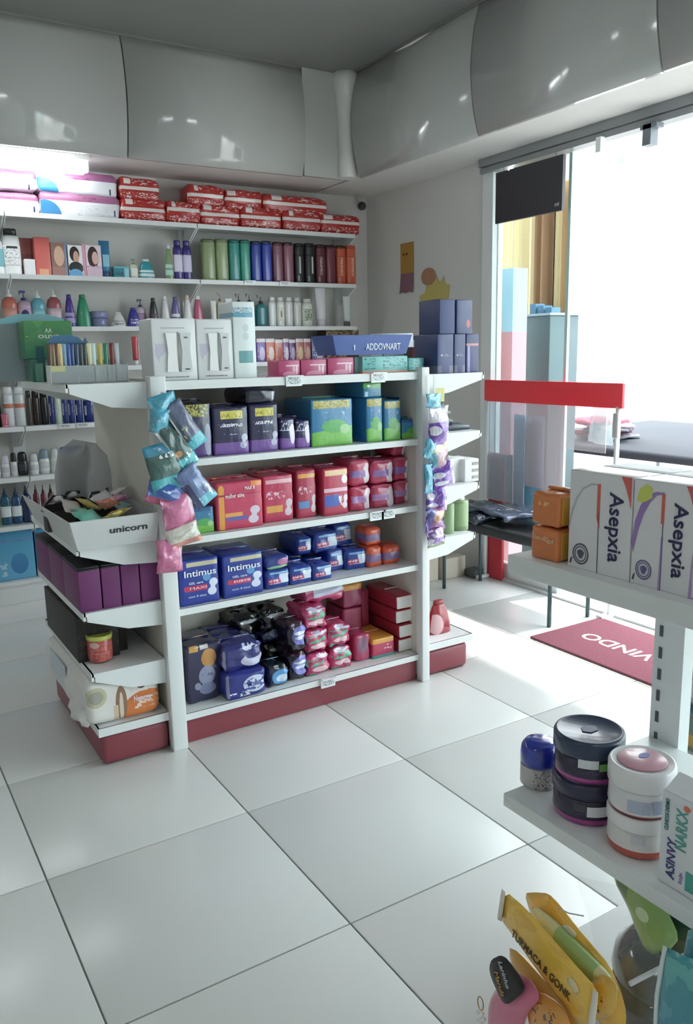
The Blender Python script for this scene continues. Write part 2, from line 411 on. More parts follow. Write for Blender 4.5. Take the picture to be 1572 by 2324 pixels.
def end_cap(s, x_at, w_, levels, label, wt=None):
    """shelves facing +-x at a gondola end; s=-1 faces -x"""
    r = root('end_cap_shelving', label, 'shelving', (x_at, .53, 0))
    def X(a, b): return (min(s*a, s*b), max(s*a, s*b))
    part('plinth', rbox(w_-.03, .71, .112, .02, 1), RED, r, (s*(w_-.03)/2, 0.005, .002))
    for z, wd in levels:
        a, b = X(.0, wd); e0, e1 = X(wd-.006, wd+.002)
        part('shelf', boxes((a, b, .0, .72, z-.012, z), (e0, e1, .0, .72, z-.026, z)), METAL, r)
        if z > .2:
            for y in (0, .712):
                part('bracket', mesh(*prism([(s*.0, z-.012), (s*(wd-.01), z-.012), (s*(wd-.01), z-.03), (s*.12, z-.078), (s*.0, z-.088)], 'y', y, y+.008)), METAL, r)
        else: part('shelf_lip', boxes((*X(0, wd), -.004, .004, z-.03, z)), METAL, r)
    return r
end_cap(-1, -.056, .27, ((1.312, .26), (.785, .27), (.560, .265), (.345, .255), (.145, .25)), 'white end shelving with a red plinth, holding the purple boxes')
end_cap(1, 1.096, .27, ((1.300, .31), (1.055, .30), (.83, .29), (.612, .27), (.150, .26)), 'white end shelving with a red plinth, holding the navy boxes')

# ------------------------------------------------------------ builders of goods
random.seed(11)
_n = [0]
def carton(label, x0, x1, h, y, z, d, m, group=None, name='carton', cat='box', face='y', txt=(), r=.0025, puff=0., wr=0., n=1, flap=True, tilt=0., gap=.0015, piece='board'):
    """a box or soft pack whose printed front stands at y (or at x when face='x')"""
    _n[0] += 1; w = abs(x1-x0)-gap
    if face == 'y': R_ = root(name, label, cat, ((x0+x1)/2, y, z), tilt, group)
    else: R_ = root(name, label, cat, (y, (x0+x1)/2, z), -PI/2+tilt, group)
    soft = puff > 0 or wr > 0
    me = rbox(w, d, h-.0015, r, n if not soft else max(n, 6), puff, wr, _n[0], 2 if not soft else 3)
    part(piece if not soft else 'film_bag', me, m, R_)
    if flap and not soft:                         # the tuck flap seams on the lid
        part('flap', rbox(w-.004, d*.48, .0016, .0006, 1, rs=1), m, R_, (0, .002, h-.0022))
    if flap and soft:                             # the heat-sealed seam over the top
        part('seam', rbox(w*.82, .012, .006, .0025, 4, 0, .001, _n[0], 1), m, R_, (0, d*.45, h-.002+puff))
    for t in txt:
        s, fx, fz, fw, fh, col = t[:6]
        letters(s, R_, (fx-.5)*w, fz*h, fw*w, fh*h, col, y=-.0008-(puff*1.05 if soft else 0), roll=t[6] if len(t) > 6 else 0)
    return R_
def bottle(label, x0, x1, h, y, z, kind, body, cap, group=None, lab=None, cat='bottle', name=None, sy=None, rz=0., txt=()):
    w = abs(x1-x0)-.002; r = w/2; k = kind
    sy = sy if sy is not None else {'shampoo': .6, 'pump': .62, 'lotion': .62, 'tube': 1, 'spray': 1, 'roll': .7, 'jar': 1, 'can': 1, 'wide': .6, 'wedge': .6}[k]
    dy = r*sy + .002
    nm = name or {'shampoo': 'shampoo_bottle', 'pump': 'pump_bottle', 'lotion': 'lotion_bottle', 'tube': 'squeeze_tube', 'spray': 'spray_can', 'roll': 'roll_on_bottle', 'jar': 'cream_jar', 'can': 'tin', 'wide': 'shampoo_bottle', 'wedge': 'lotion_bottle'}[k]
    R_ = root(nm, label, cat, ((x0+x1)/2, y+dy, z), rz, group)
    B = mat(body, .3, .5, coat=.3) if isinstance(body, str) else body
    Cp = mat(cap, .35, .5, coat=.2) if isinstance(cap, str) else cap
    LB = lab if not isinstance(lab, str) else mat(lab, .45)
    def P(nm_, pr, m_, e=2.4, s=sy, seg=20): return part(nm_, lathe([(a*r, b*h) for a, b in pr], seg, s, e), m_, R_)
    if k == 'wide':
        P('body', [(.85, 0), (.97, .015), (1, .08), (1, .5), (.97, .9), (.94, .93)], B, 3.2)
        P('cap', [(.95, .932), (.97, .94), (.95, .99), (.85, 1)], Cp, 3.2)
        if LB: P('label', [(1.0, .2), (1.01, .22), (1.01, .7), (1.0, .72)], LB, 3.2)
    elif k == 'shampoo':
        P('body', [(.80, 0), (.93, .015), (.97, .06), (1, .4), (.98, .74), (.9, .82), (.62, .86)], B, 2.8)
        P('cap', [(.62, .862), (.72, .87), (.72, .98), (.66, 1.0)], Cp, 2.6)
        if LB: P('label', [(.995, .2), (1.012, .24), (1.012, .6), (.995, .64)], LB, 2.8)
    elif k == 'pump':
        P('body', [(.85, 0), (.97, .02), (1, .1), (1, .55), (.92, .64), (.6, .69), (.34, .71)], B, 2.6)
        P('collar', [(.36, .712), (.38, .72), (.38, .77), (.2, .785)], Cp, 2, 1)
        v = join(lathe_vf([(.09*r, .78*h), (.09*r, .92*h)], 10), bx(-.62*r, .28*r, -.16*r, .16*r, .915*h, .975*h), bx(-.62*r, -.45*r, -.1*r, .1*r, .87*h, .93*h))
        part('pump_head', mesh(*v), Cp, R_)
        if LB: P('label', [(1.0, .12), (1.015, .14), (1.015, .48), (1.0, .5)], LB, 2.6)
    elif k == 'lotion':
        P('body', [(.85, 0), (.98, .02), (1, .1), (.9, .4), (1, .6), (.85, .72), (.42, .79)], B, 2.3)
        P('cap', [(.42, .792), (.42, .85), (.22, .87), (.12, .97), (.08, 1)], Cp, 2, .9)
        if LB: P('label', [(.97, .14), (.965, .18), (.945, .38), (.97, .5)], LB, 2.3)
    elif k == 'wedge':
        P('body', [(.98, 0), (1, .03), (.92, .3), (.74, .6), (.5, .84), (.4, .88)], B, 2.6)
        P('cap', [(.4, .885), (.44, .89), (.40, .99), (.3, 1)], Cp, 2.4)
        if LB: P('label', [(.985, .12), (.99, .14), (.86, .42), (.84, .44)], LB, 2.6)
    elif k == 'tube':
        P('cap', [(.7, 0), (.78, .01), (.8, .15), (.74, .165)], Cp, 2, .9)
        vs, fs = [], []; S = 18; lv = [(.72, .165), (.95, .19), (1, .25), (1, .5), (1.03, .8), (1.08, .98), (1.08, 1)]
        for a, b in lv:
            q = .78*(1-((b-.16)/.84)**1.5)+.05
            for i in range(S): an = 2*PI*i/S; vs.append((a*r*.92*math.cos(an), a*r*q*math.sin(an), b*h))
        for j in range(len(lv)-1):
            for i in range(S): i2 = (i+1) % S; fs.append((j*S+i, j*S+i2, (j+1)*S+i2, (j+1)*S+i))
        fs.append(tuple((len(lv)-1)*S+i for i in range(S)))
        part('body', mesh(vs, fs, True), B, R_)
        if LB: part('label', box(-.62*r, .62*r, -.80*r, -.6*r, .3*h, .62*h), LB, R_)
    elif k == 'spray':
        P('body', [(.93, 0), (1, .01), (1, .76), (.9, .8), (.8, .81)], B, 2)
        P('cap', [(.9, .812), (.9, .95), (.8, .99), (.6, 1)], Cp, 2)
        if LB: P('label', [(1.0, .25), (1.012, .26), (1.012, .6), (1.0, .61)], LB, 2)
    elif k == 'roll':
        P('body', [(.75, 0), (.85, .02), (1, .2), (1, .5), (.85, .6), (.8, .62)], B, 2.2)
        P('cap', [(.86, .622), (.9, .64), (.82, .9), (.6, .985), (.3, 1)], Cp, 2.1)
        if LB: P('label', [(.98, .2), (1.015, .24), (1.015, .46), (.98, .5)], LB, 2.2)
    elif k == 'jar':
        P('body', [(.8, 0), (.95, .03), (1, .12), (1, .5), (.94, .58)], B, 2.1)
        P('lid', [(.97, .58), (1.02, .6), (1.02, .93), (.96, .99), (.8, 1)], Cp, 2.1)
        if LB: P('label', [(1.0, .14), (1.015, .16), (1.015, .48), (1.0, .5)], LB, 2.1)
    elif k == 'can':
        P('body', [(.93, 0), (1, .015), (1, .86), (.92, .9)], B, 2)
        P('cap', [(.5, .9), (.55, .91), (.55, .99), (.5, 1)], Cp, 2)
        if LB: P('label', [(1.0, .12), (1.01, .13), (1.01, .8), (1.0, .81)], LB, 2)
    for t in txt: letters(t[0], R_, t[1]*w, t[2]*h, t[3]*w, t[4]*h, t[5], y=-r*sy*1.06)
    return R_

def place_lab(col, *l): return pm(col, list(l), .45, .1)

def PAD(cx, cz, s, col):                          # printed pad outline: two lobes and a waist
    return [('e', cx+.02, cz+.55*s, .62*s, .5*s, col), ('e', cx-.02, cz-.55*s, .66*s, .5*s, col), ('r', cx-.34*s, cx+.34*s, cz-.5*s, cz+.5*s, col)]
# ============================================================ BACK WALL
FYW = 2.80
DP_W = 'pink and white diaper packs on the top wall shelf'; DP_R = 'red diaper packs on the top wall shelf'
def longpack(label, x0, x1, h, z, m, g, d=.17, y=2.765, tx=()):
    return carton(label, x0, x1, h, y, z, d, m, g, 'diaper_pack', 'diapers', r=.022, puff=.006, wr=.006, gap=.004, txt=tx)
pk_low = pm('#dfe2e6', [('R', 0, 1, .62, 1.1, '#a5658c'), ('n', 0, 1, .62, .9, '#93507a', 9, .6), ('e', .06, .0, .2, .62, '#2f86bd'), ('r', .9, .92, .15, .38, '#20345f'), ('n', .45, .85, .1, .5, '#c8ccd2', 14, .6)], .4, .15, .15)
pk_hi = pm('#e2e5e9', [('R', .34, 1, .6, 1.1, '#9c5c88'), ('n', .34, 1, .6, .85, '#88487a', 9, .6), ('e', .06, .05, .2, .55, '#2f86bd'), ('R', 0, .2, .8, 1.1, '#9cc3dc'), ('r', .88, .90, .12, .34, '#20345f')], .4, .15, .15)
Z1 = SZ[0]
longpack('lower pink and white diaper pack beside the lowest blue-edged pack, under the tube lamp', -0.272,0.142,0.103, Z1, pk_low, DP_W)
longpack('upper pink and white diaper pack directly below the glowing tube lamp', -0.272,0.137,0.102, Z1+.119, pk_hi, DP_W)
longpack('lower white diaper pack with a blue corner and mauve stripe, touching the red packs', 0.147,0.591,0.123, Z1, pk_low, DP_W)
longpack('upper white diaper pack with a blue corner lying on another one, touching the red packs', 0.142,0.581,0.122, Z1+.119, pk_hi, DP_W)
def redp(seed):
    random.seed(seed); a = random.uniform(.42, .52)
    return pm('#b8201d', [('r', .02, .99, a, a+.14, '#e8e0da'), ('n', .05, .95, .08, .36, '#e2cbc4', 16+seed % 3, .57), ('n', .3, .95, .66, .9, '#dfc6c0', 12+seed % 4, .59), ('r', .08+.05*(seed % 3), .28, .68, .9, '#e6dcd8')], .3, .3, .2)
longpack('red diaper pack on the shelf itself, with its white end beside the blue-cornered packs', 0.594,0.868,0.124, Z1, redp(1), DP_R)
longpack('red diaper pack on the shelf itself, second from the blue-cornered packs', 0.870,1.086,0.128, Z1, redp(2), DP_R)
longpack('red diaper pack on the shelf itself, third from the blue-cornered packs', 1.089,1.351,0.128, Z1, redp(3), DP_R)
longpack('red diaper pack on the shelf itself, fourth from the blue-cornered packs', 1.354,1.644,0.132, Z1, redp(4), DP_R)
longpack('red diaper pack on the shelf itself, second from the room corner', 1.647,1.934,0.131, Z1, redp(5), DP_R)
longpack('red diaper pack on the shelf itself, nearest the room corner', 1.937,2.245,0.126, Z1, redp(6), DP_R)
longpack('short red diaper pack lying alone on top, beside the blue-cornered packs', 0.599,0.840,0.124, Z1+.115, redp(7), DP_R, y=2.775)
longpack('upper red diaper pack with a lifted corner at the near end of the long pile', 1.018,1.255,0.127, Z1+.108, redp(8), DP_R, y=2.775)
longpack('upper red diaper pack in the middle of the long pile', 1.258,1.517,0.121, Z1+.102, redp(9), DP_R, y=2.775)
longpack('upper red diaper pack at the end of the long pile toward the room corner', 1.520,1.995,0.123, Z1+.096, redp(10), DP_R, y=2.775)

# ---- second shelf: shampoos and colouring boxes
Z2 = SZ[1]; G2 = 'bottles on the second wall shelf'; GB = 'hair colour boxes on the second wall shelf'
bottle('white and pale teal bottle cut by the picture edge on the second wall shelf', -0.146,-0.058,0.214, FYW, Z2, 'shampoo', '#e6eaea', '#eef0f0', G2, '#6fb6c0')
bottle('tall white shampoo bottle with a black cap and fine print', -0.065,0.032,0.247, FYW, Z2, 'shampoo', '#e9ebe9', '#26282b', G2, place_lab('#eceeec', ('n', .1, .9, .1, .9, '#9aa0a0', 14, .56), ('r', .2, .8, .84, .96, '#33383a')))
carton('dark red hair product box standing behind the white one', 0.034,0.115,0.208, 2.86, Z2, .05, pm('#a4504f', [('n', 0, 1, .2, .6, '#7c3a3f', 5, .55)]), GB)
carton('small plain white box in front of the dark red one', 0.041,0.100,0.088, FYW, Z2, .045, mat('#e3e6e6', .45), GB)
carton('coral hair product box with a pale orange foot', 0.102,0.186,0.209, FYW, Z2, .05, pm('#d9675c', [('r', .2, .8, 0, .18, '#eba97f'), ('g', .2, 1, '#c65a54')]), GB, tilt=.05)
carton('brown hair colour box printed with a large beige shape', 0.188,0.276,0.185, FYW, Z2, .05, pm('#8e6a5c', [('e', .5, .6, .32, .3, '#cfa78d'), ('r', 0, 1, 0, .28, '#a77b70'), ('r', .86, 1, 0, 1, '#6c86a8')]), GB)
carton('hair colour box printed with a short-haired model in black', 0.281,0.363,0.175, FYW, Z2, .05, pm('#dfe0e2', [('e', .45, .72, .34, .24, '#2a1c19'), ('e', .55, .62, .2, .2, '#c89a86'), ('e', .5, .28, .5, .2, '#1f2326'), ('e', .45, .05, .5, .2, '#5ea3cf')]), GB)
carton('thin pink box between the two hair colour boxes with models', 0.360,0.381,0.185, FYW, Z2, .05, mat('#d59bb0', .45), GB)
carton('hair colour box printed with a long-haired model', 0.381,0.472,0.180, FYW, Z2, .05, pm('#e3d2d8', [('e', .45, .62, .34, .34, '#3a2528'), ('e', .58, .6, .2, .2, '#dcb2a8'), ('n', 0, 1, 0, .36, '#c7a4ba', 6, .45), ('e', .5, .12, .5, .2, '#d9bccb')]), GB)
bottle('slim blue pouch-shaped bottle with a silver shoulder beside the model boxes', 0.467,0.531,0.211, FYW, Z2, 'tube', '#2678a8', '#1f4f80', G2, '#7fc0d6')
carton('low teal box with a pale blue end', 0.539,0.629,0.068, FYW, Z2, .06, pm('#23828f', [('r', .68, 1, 0, 1, '#7cc9dc'), ('r', 0, 1, .84, 1, '#5bb3bd'), ('n', .1, .6, .2, .6, '#155763', 8, .5)]), GB)
bottle('small pale green lotion bottle next to the low teal box', 0.639,0.687,0.117, FYW, Z2, 'pump', '#c4cfb4', '#6b8a5a', G2, '#e8ebdd')
bottle('teal lotion bottle with a white side and round cap', 0.690,0.796,0.117, FYW, Z2, 'wedge', '#1f9aa6', '#d9dde0', G2, '#d9efef')
bottle('slim green bottle beside the two violet bottles', 0.857,0.910,0.205, FYW, Z2, 'wedge', '#7fa06a', '#d9d4ea', G2, '#b4e0d0')
bottle('violet shampoo bottle with a white stripe, the one nearer the green bottle', 0.913,0.970,0.233, FYW, Z2, 'shampoo', '#3c2a86', '#3a2b7c', G2, '#e2dcf2')
bottle('violet shampoo bottle with a white stripe, the one nearer the bracket', 0.972,1.030,0.234, FYW, Z2, 'shampoo', '#3c2a86', '#3a2b7c', G2, '#d8d0ee')
G2b = 'shampoo bottles in pairs on the second wall shelf'
bottle('olive green shampoo bottle nearest the shelf bracket', 1.100,1.191,0.252, FYW, Z2, 'wide', '#8a9f6b', '#5d6a4a', G2b)
bottle('olive green shampoo bottle touching the teal pair', 1.191,1.278,0.256, FYW, Z2, 'wide', '#93a873', '#6f7f55', G2b)
bottle('teal shampoo bottle next to the olive green pair', 1.281,1.358,0.258, FYW, Z2, 'wide', '#15918a', '#12655f', G2b)
bottle('teal shampoo bottle next to the blue pair', 1.358,1.429,0.259, FYW, Z2, 'wide', '#12a088', '#12655f', G2b)
bottle('royal blue shampoo bottle next to the teal pair', 1.435,1.508,0.255, FYW, Z2, 'wide', '#1f3fa8', '#16233f', G2b)
bottle('royal blue shampoo bottle next to the mauve pair', 1.511,1.585,0.259, FYW, Z2, 'wide', '#2440b0', '#16233f', G2b)
bottle('mauve shampoo bottle next to the blue pair', 1.591,1.666,0.257, FYW, Z2, 'wide', '#8c5064', '#472431', G2b)
bottle('mauve shampoo bottle next to the black pair', 1.669,1.745,0.259, FYW, Z2, 'wide', '#97586c', '#472431', G2b)
bottle('black shampoo bottle next to the mauve pair', 1.752,1.825,0.257, FYW, Z2, 'wide', '#1c1d1f', '#111214', G2b, place_lab('#1c1d1f', ('r', .4, .55, .1, .9, '#cfd6d6')))
bottle('black shampoo bottle next to the wine red bottles', 1.829,1.907,0.261, FYW, Z2, 'wide', '#202124', '#111214', G2b, place_lab('#202124', ('r', .6, .75, .1, .9, '#cfd6d6')))
bottle('wine red shampoo bottle next to the black pair', 1.914,1.990,0.257, FYW, Z2, 'wide', '#6b2c3b', '#3c1620', G2b, place_lab('#6b2c3b', ('n', .35, .6, .05, .95, '#d8b5bb', 20, .5)))
bottle('wine red shampoo bottle next to the orange pair', 1.993,2.070,0.258, FYW, Z2, 'wide', '#7b3445', '#3c1620', G2b)
bottle('orange shampoo bottle next to the wine red ones', 2.077,2.152,0.259, FYW, Z2, 'wide', '#d35a34', '#4d2016', G2b, place_lab('#d35a34', ('n', .35, .6, .05, .95, '#f2d2c0', 20, .5)))
bottle('orange shampoo bottle nearest the room corner', 2.156,2.235,0.263, FYW, Z2, 'wide', '#d8623c', '#c4512f', G2b, place_lab('#d8623c', ('n', .45, .7, .05, .95, '#f2d2c0', 20, .5)))

# ---- third shelf: lotions and jars
Z3 = SZ[2]; G3 = 'lotion bottles on the third wall shelf'; GJ = 'cream jars on the third wall shelf'
bottle('coral lotion bottle with a white nozzle at the near end of the third wall shelf', -0.096,-0.012,0.207, FYW, Z3, 'lotion', '#cf6e5c', '#eceeee', G3, '#e2a08e')
bottle('pink baby lotion bottle with a violet pump', -0.015,0.061,0.204, FYW, Z3, 'pump', '#c7a6bd', '#3b2f86', G3, place_lab('#c7a6bd', ('e', .5, .5, .3, .4, '#27306e')))
bottle('aqua lotion bottle with a white round cap above the green box', 0.058,0.137,0.201, FYW, Z3, 'lotion', '#5fb4c6', '#e8f0f2', G3, '#8fd0dc')
bottle('dusty red lotion bottle with a white pointed cap', 0.145,0.228,0.210, FYW, Z3, 'lotion', '#a9545c', '#f0eeee', G3, '#ddc0c6')
bottle('dark violet lotion bottle leaning beside the green one', 0.238,0.302,0.183, FYW, Z3, 'wedge', '#4c3394', '#46309a', G3, '#a9a3d4')
bottle('glossy emerald green bottle beside the round grey-blue jar', 0.305,0.391,0.184, FYW, Z3, 'wedge', '#17966c', '#148a63', G3)
bottle('round grey-blue cream jar with a closed lid', 0.391,0.494,0.091, FYW, Z3, 'jar', '#7f86b4', '#8b92bd', GJ, cat='jar')
bottle('white cream jar covered in dark print', 0.505,0.597,0.086, FYW, Z3, 'wedge', '#e1e2df', '#e6e7e4', GJ, place_lab('#e1e2df', ('n', .1, .8, .05, .95, '#3a3836', 12, .5)), cat='jar', name='cream_jar')
bottle('indigo jar with a white scribbled emblem', 0.603,0.684,0.113, FYW, Z3, 'wedge', '#3d3da0', '#3a3a9a', GJ, place_lab('#3d3da0', ('n', .2, .8, .1, .9, '#e6e6f4', 9, .5)), cat='jar', name='cream_jar')
bottle('pale pink bottle with a dark violet pump beside the indigo jar', 0.673,0.736,0.170, FYW+.05, Z3, 'pump', '#d5c0d2', '#45397a', G3, '#b48fb8')
bottle('dark green and black lotion bottle above the white display boxes', 0.738,0.799,0.171, FYW, Z3, 'wedge', '#23302f', '#1f4a45', G3, '#6d4a5c')
bottle('white lotion bottle with a tall pointed cap above the white display boxes', 0.811,0.872,0.185, FYW, Z3, 'wedge', '#d9d8d9', '#e6e6e8', G3)
bottle('lilac-blue lotion bottle above the white display boxes', 0.878,0.941,0.179, FYW, Z3, 'wedge', '#6760a4', '#5c57a0', G3, '#e9e9f0')
bottle('cream coloured lotion bottle with a beige nozzle', 0.955,1.019,0.193, FYW, Z3, 'wedge', '#e2dedb', '#d8b79a', G3)
bottle('rose pink lotion bottle with a white cap', 1.022,1.092,0.189, FYW, Z3, 'wedge', '#c45a7e', '#ecebec', G3)
bottle('thin white tube bottle behind the second display box', 1.140,1.182,0.161, FYW, Z3, 'tube', '#e9e9e4', '#8f8f78', G3)
bottle('pale olive bottle with a thin gold pump', 1.194,1.242,0.224, FYW+.03, Z3, 'pump', '#cfd0b2', '#8c6a3a', G3)
bottle('bright white bottle beside the pale olive one', 1.245,1.294,0.177, FYW, Z3, 'tube', '#f4f5f5', '#f4f5f5', G3)
bottle('pale mint pump bottle with a black pump behind the tall white box', 1.304,1.372,0.213, FYW, Z3, 'pump', '#cfdcda', '#1c2e30', G3, '#6fb0c8')
bottle('mint pump bottle with a black pump nearest the clear teal one', 1.378,1.448,0.215, FYW, Z3, 'pump', '#d6e2e0', '#1c2e30', G3, '#6fb0c8')
bottle('clear teal pump bottle with a black pump', 1.457,1.537,0.208, FYW, Z3, 'pump', '#257f86', '#123638', G3)
bottle('white lotion bottle next to the clear teal one', 1.544,1.602,0.190, FYW, Z3, 'shampoo', '#dfe3e1', '#d9dcda', G3)
bottle('white lotion bottle with a small gold mark', 1.605,1.665,0.191, FYW, Z3, 'shampoo', '#e6e7df', '#d5d6cf', G3, place_lab('#e6e7df', ('e', .5, .5, .12, .3, '#a58a3a')))
bottle('plain white lotion bottle between the gold-marked and the silver ones', 1.668,1.728,0.192, FYW, Z3, 'shampoo', '#e3e5e2', '#d5d8d6', G3)
bottle('plain white lotion bottle touching the green printed one', 1.731,1.792,0.190, FYW, Z3, 'shampoo', '#dadcd6', '#cfd1cd', G3)
bottle('white lotion bottle printed with green foliage', 1.795,1.881,0.183, FYW, Z3, 'shampoo', '#dfe2d8', '#cfd1cd', G3, place_lab('#dfe2d8', ('n', .2, .9, .05, .95, '#4f7a4a', 11, .48)))
bottle('tall white lotion bottle standing apart on the third wall shelf', 1.915,1.999,0.260, FYW, Z3, 'tube', '#eceaf0', '#e6e4ec', G3)
bottle('small pale bottle on a dark foot at the corner end of the third wall shelf', 2.131,2.193,0.206, FYW, Z3, 'tube', '#dfe9e8', '#6a6a6c', G3)

# ---- fourth shelf: cosmetics and toothpaste
Z4 = SZ[3]; G4 = 'cosmetic boxes on the fourth wall shelf'; G4t = 'toothpaste tubes on the fourth wall shelf'
for k, (x0, x1, c1, c2, nm) in enumerate(((.62, .66, '#c52f3c', '#f0f0f0', 'red'), (.665, .705, '#cfe2f2', '#e9f2f8', 'pale blue'), (.71, .75, '#d7e6f2', '#c3dcee', 'white and pale blue'), (.755, .795, '#bcd6ea', '#23479a', 'blue-capped pale blue'))):
    bottle(nm + ' toothpaste tube standing behind the pencil display on the fourth wall shelf', x0, x1, .17, FYW, Z4, 'tube', c1, c2, G4t)
cols = (('#6c4bb0', '#d9c9ec', 'violet'), ('#dd5a3f', '#f1dcd0', 'orange-red'), ('#e08a73', '#c4452f', 'coral'), ('#8b49a4', '#efe2f0', 'magenta violet'), ('#5a2a78', '#c9b0d8', 'deep violet'), ('#c97e6e', '#f0d2a8', 'salmon'), ('#b65c60', '#e7b59a', 'brick pink'), ('#5966b0', '#e4e6f2', 'blue and white'))
edges = (1.436,1.503,0.152, 1.503,1.571,0.151, 1.571,1.631,0.145, 1.631,1.677,0.150, 1.677,1.728,0.144, 1.728,1.789,0.149, 1.789,1.844,0.149, 1.850,1.955,0.160)
for k, (a, b, nm) in enumerate(cols):
    x0, x1, hh = edges[3*k:3*k+3]
    carton(nm + ' cosmetic carton standing in the row under the clear teal pump bottle', x0, x1, hh, 2.79, Z4, .06, pm(a, [('e', .6, .35, .3, .3, b), ('r', 0, 1, .84, 1, '#efe4e6'), ('n', .1, .5, .1, .7, b, 12, .56)]), G4)
carton('brown and gold glittering box at the corner end of the fourth wall shelf', 1.966,2.233,0.203, 2.79, Z4, .12, pm('#4a3a2c', [('n', 0, 1, .55, 1, '#a08a58', 20, .5), ('n', 0, .6, .1, .5, '#c7953f', 8, .5)]), G4)

# ---- fifth shelf: sprays
Z5 = SZ[4]; G5 = 'spray cans on the fifth wall shelf'
sp_ = (-0.218,-0.153,0.222, -0.144,-0.083,0.224, -0.083,-0.023,0.222, -0.020,0.011,0.198, 0.013,0.055,0.196, 0.057,0.101,0.197, 0.104,0.136,0.195, 0.136,0.176,0.193, 0.178,0.209,0.192, 0.211,0.249,0.185, 0.252,0.298,0.173, 0.303,0.376,0.158)
sc_ = (('#17181c', '#101114', 'black spray can at the near end'), ('#dcdde2', '#e9e9ea', 'white spray can with a faint orange band'), ('#d9dedd', '#eaeaea', 'white spray can with a faint green print'), ('#4a463f', '#2b2927', 'brown-black spray can'), ('#2a1a1a', '#131214', 'black spray can with red print'), ('#15161b', '#0f1013', 'plain black spray can'), ('#17307a', '#12255e', 'navy spray can with a mint stripe'), ('#c9d8c8', '#0f2a2e', 'pale green spray can with a dark cap'), ('#152e78', '#1c3c8c', 'navy spray can after the pale green one'), ('#17307c', '#173480', 'blue spray can with a white stripe'), ('#1a2f7e', '#1c2f70', 'blue spray can with an ochre emblem'), ('#1d2f80', '#17255e', 'wide blue deodorant can at the far end'))
for k, (a, b, nm) in enumerate(sc_):
    x0, x1, hh = sp_[3*k:3*k+3]
    lb = [place_lab(a, ('r', .05, .18, 0, 1, '#dfe6ee'), ('n', .25, .9, .2, .8, '#8793b4', 9, .6)), place_lab(a, ('r', 0, 1, .6, .9, '#cf7a5c')), None][0 if k > 5 else 1 if k in (1, 2) else 2]
    bottle(nm + ' on the fifth wall shelf', x0, x1, hh, FYW, Z5, 'spray', a, b, G5, lb, sy=.8)

bottle('small pink tube in front of the white spray cans', -0.165,-0.125,0.075, 2.765, Z5, 'tube', '#d4627c', '#e88a9c', G5)
# ---- sixth shelf: roll-ons
Z6 = SZ[5]; G6 = 'roll-on bottles on the sixth wall shelf'
r6 = (-0.236,-0.187,0.124, -0.185,-0.138,0.125, -0.135,-0.097,0.136, -0.097,-0.037,0.137, -0.032,0.022,0.122, 0.024,0.084,0.143, 0.086,0.139,0.144, 0.139,0.195,0.147)
c6 = (('#e4e6ea', '#dfe0e6', 'white'), ('#e9e6ee', '#dcd6e6', 'lilac white'), ('#dfe0e2', '#23242a', 'black-capped grey'), ('#1d1e24', '#17181d', 'all-black'), ('#e7e8e8', '#cfd0d2', 'pale grey'), ('#dfe4e2', '#7e97a6', 'white and steel blue'), ('#dcdad2', '#c4ccca', 'cream'), ('#dce2e4', '#2b63bd', 'blue-topped white'))
for k, (a, b, nm) in enumerate(c6):
    x0, x1, hh = r6[3*k:3*k+3]
    bottle(nm + ' roll-on deodorant on the sixth wall shelf', x0, x1, hh, FYW, Z6, 'roll', a, b, G6, '#c9ccd0' if k != 3 else '#3a3b42')
carton('teal box under a dark blue one, beside the blue-topped roll-on', 0.200,0.275,0.087, FYW, Z6, .08, pm('#2f6f7c', [('r', 0, 1, .82, 1, '#5d96a2')]), 'small boxes on the sixth wall shelf')
carton('dark blue box lying on the teal box', 0.187,0.269,0.087, FYW, Z6+.063, .08, pm('#1b2f76', [('n', .5, .9, .3, .7, '#e2e6f2', 9, .45)]), 'small boxes on the sixth wall shelf')
bottle('black curved-neck bottle at the end of the sixth wall shelf', 0.275,0.322,0.166, FYW, Z6, 'lotion', '#1a1d20', '#15171a', G6)
# ---- seventh shelf
Z7 = SZ[6]; G7 = 'bottles on the lowest wall shelf'
r7 = (-0.277,-0.216,0.228, -0.211,-0.152,0.217, -0.152,-0.094,0.210, -0.096,-0.037,0.215, -0.032,0.007,0.220, 0.010,0.047,0.215, 0.050,0.092,0.214)
c7 = (('#5f9a4a', '#4f7a3c', 'leaf green'), ('#1b5a78', '#17405e', 'petrol blue with a white foot'), ('#1a4f78', '#163b58', 'deep blue with a white foot'), ('#1d2f58', '#16223f', 'navy'), ('#5e1f2e', '#4a1622', 'wine red'), ('#6a2430', '#2a2038', 'dark red with a violet cap'), ('#4a2a2c', '#1d1416', 'brown with a black cap'))
for k, (a, b, nm) in enumerate(c7):
    x0, x1, hh = r7[3*k:3*k+3]
    bottle(nm + ' bottle on the lowest wall shelf', x0, x1, hh, FYW, Z7, 'lotion', a, b, G7, '#dfe6ea' if k < 3 else None)
bp = pm('#5fb6dc', [('r', 0, 1, .72, .92, '#3b6fae'), ('n', 0, 1, .72, .9, '#c96a8e', 14, .5), ('e', .75, .3, .14, .2, '#3079b8'), ('n', 0, .6, .05, .35, '#cfe6ee', 9, .56), ('g', 0, .9, '#3c9cc8')])
carton('light blue wipes box on the wall shelving plinth, with a pink lettered band', -0.399,-0.054,0.310, 2.79, .135, .13, bp, 'blue boxes on the wall shelving plinth', r=.006)
carton('light blue wipes box half hidden by the lipstick and sachet end shelving', -0.046,0.166,0.283, 2.79, .135, .13, bp, 'blue boxes on the wall shelving plinth', r=.006)
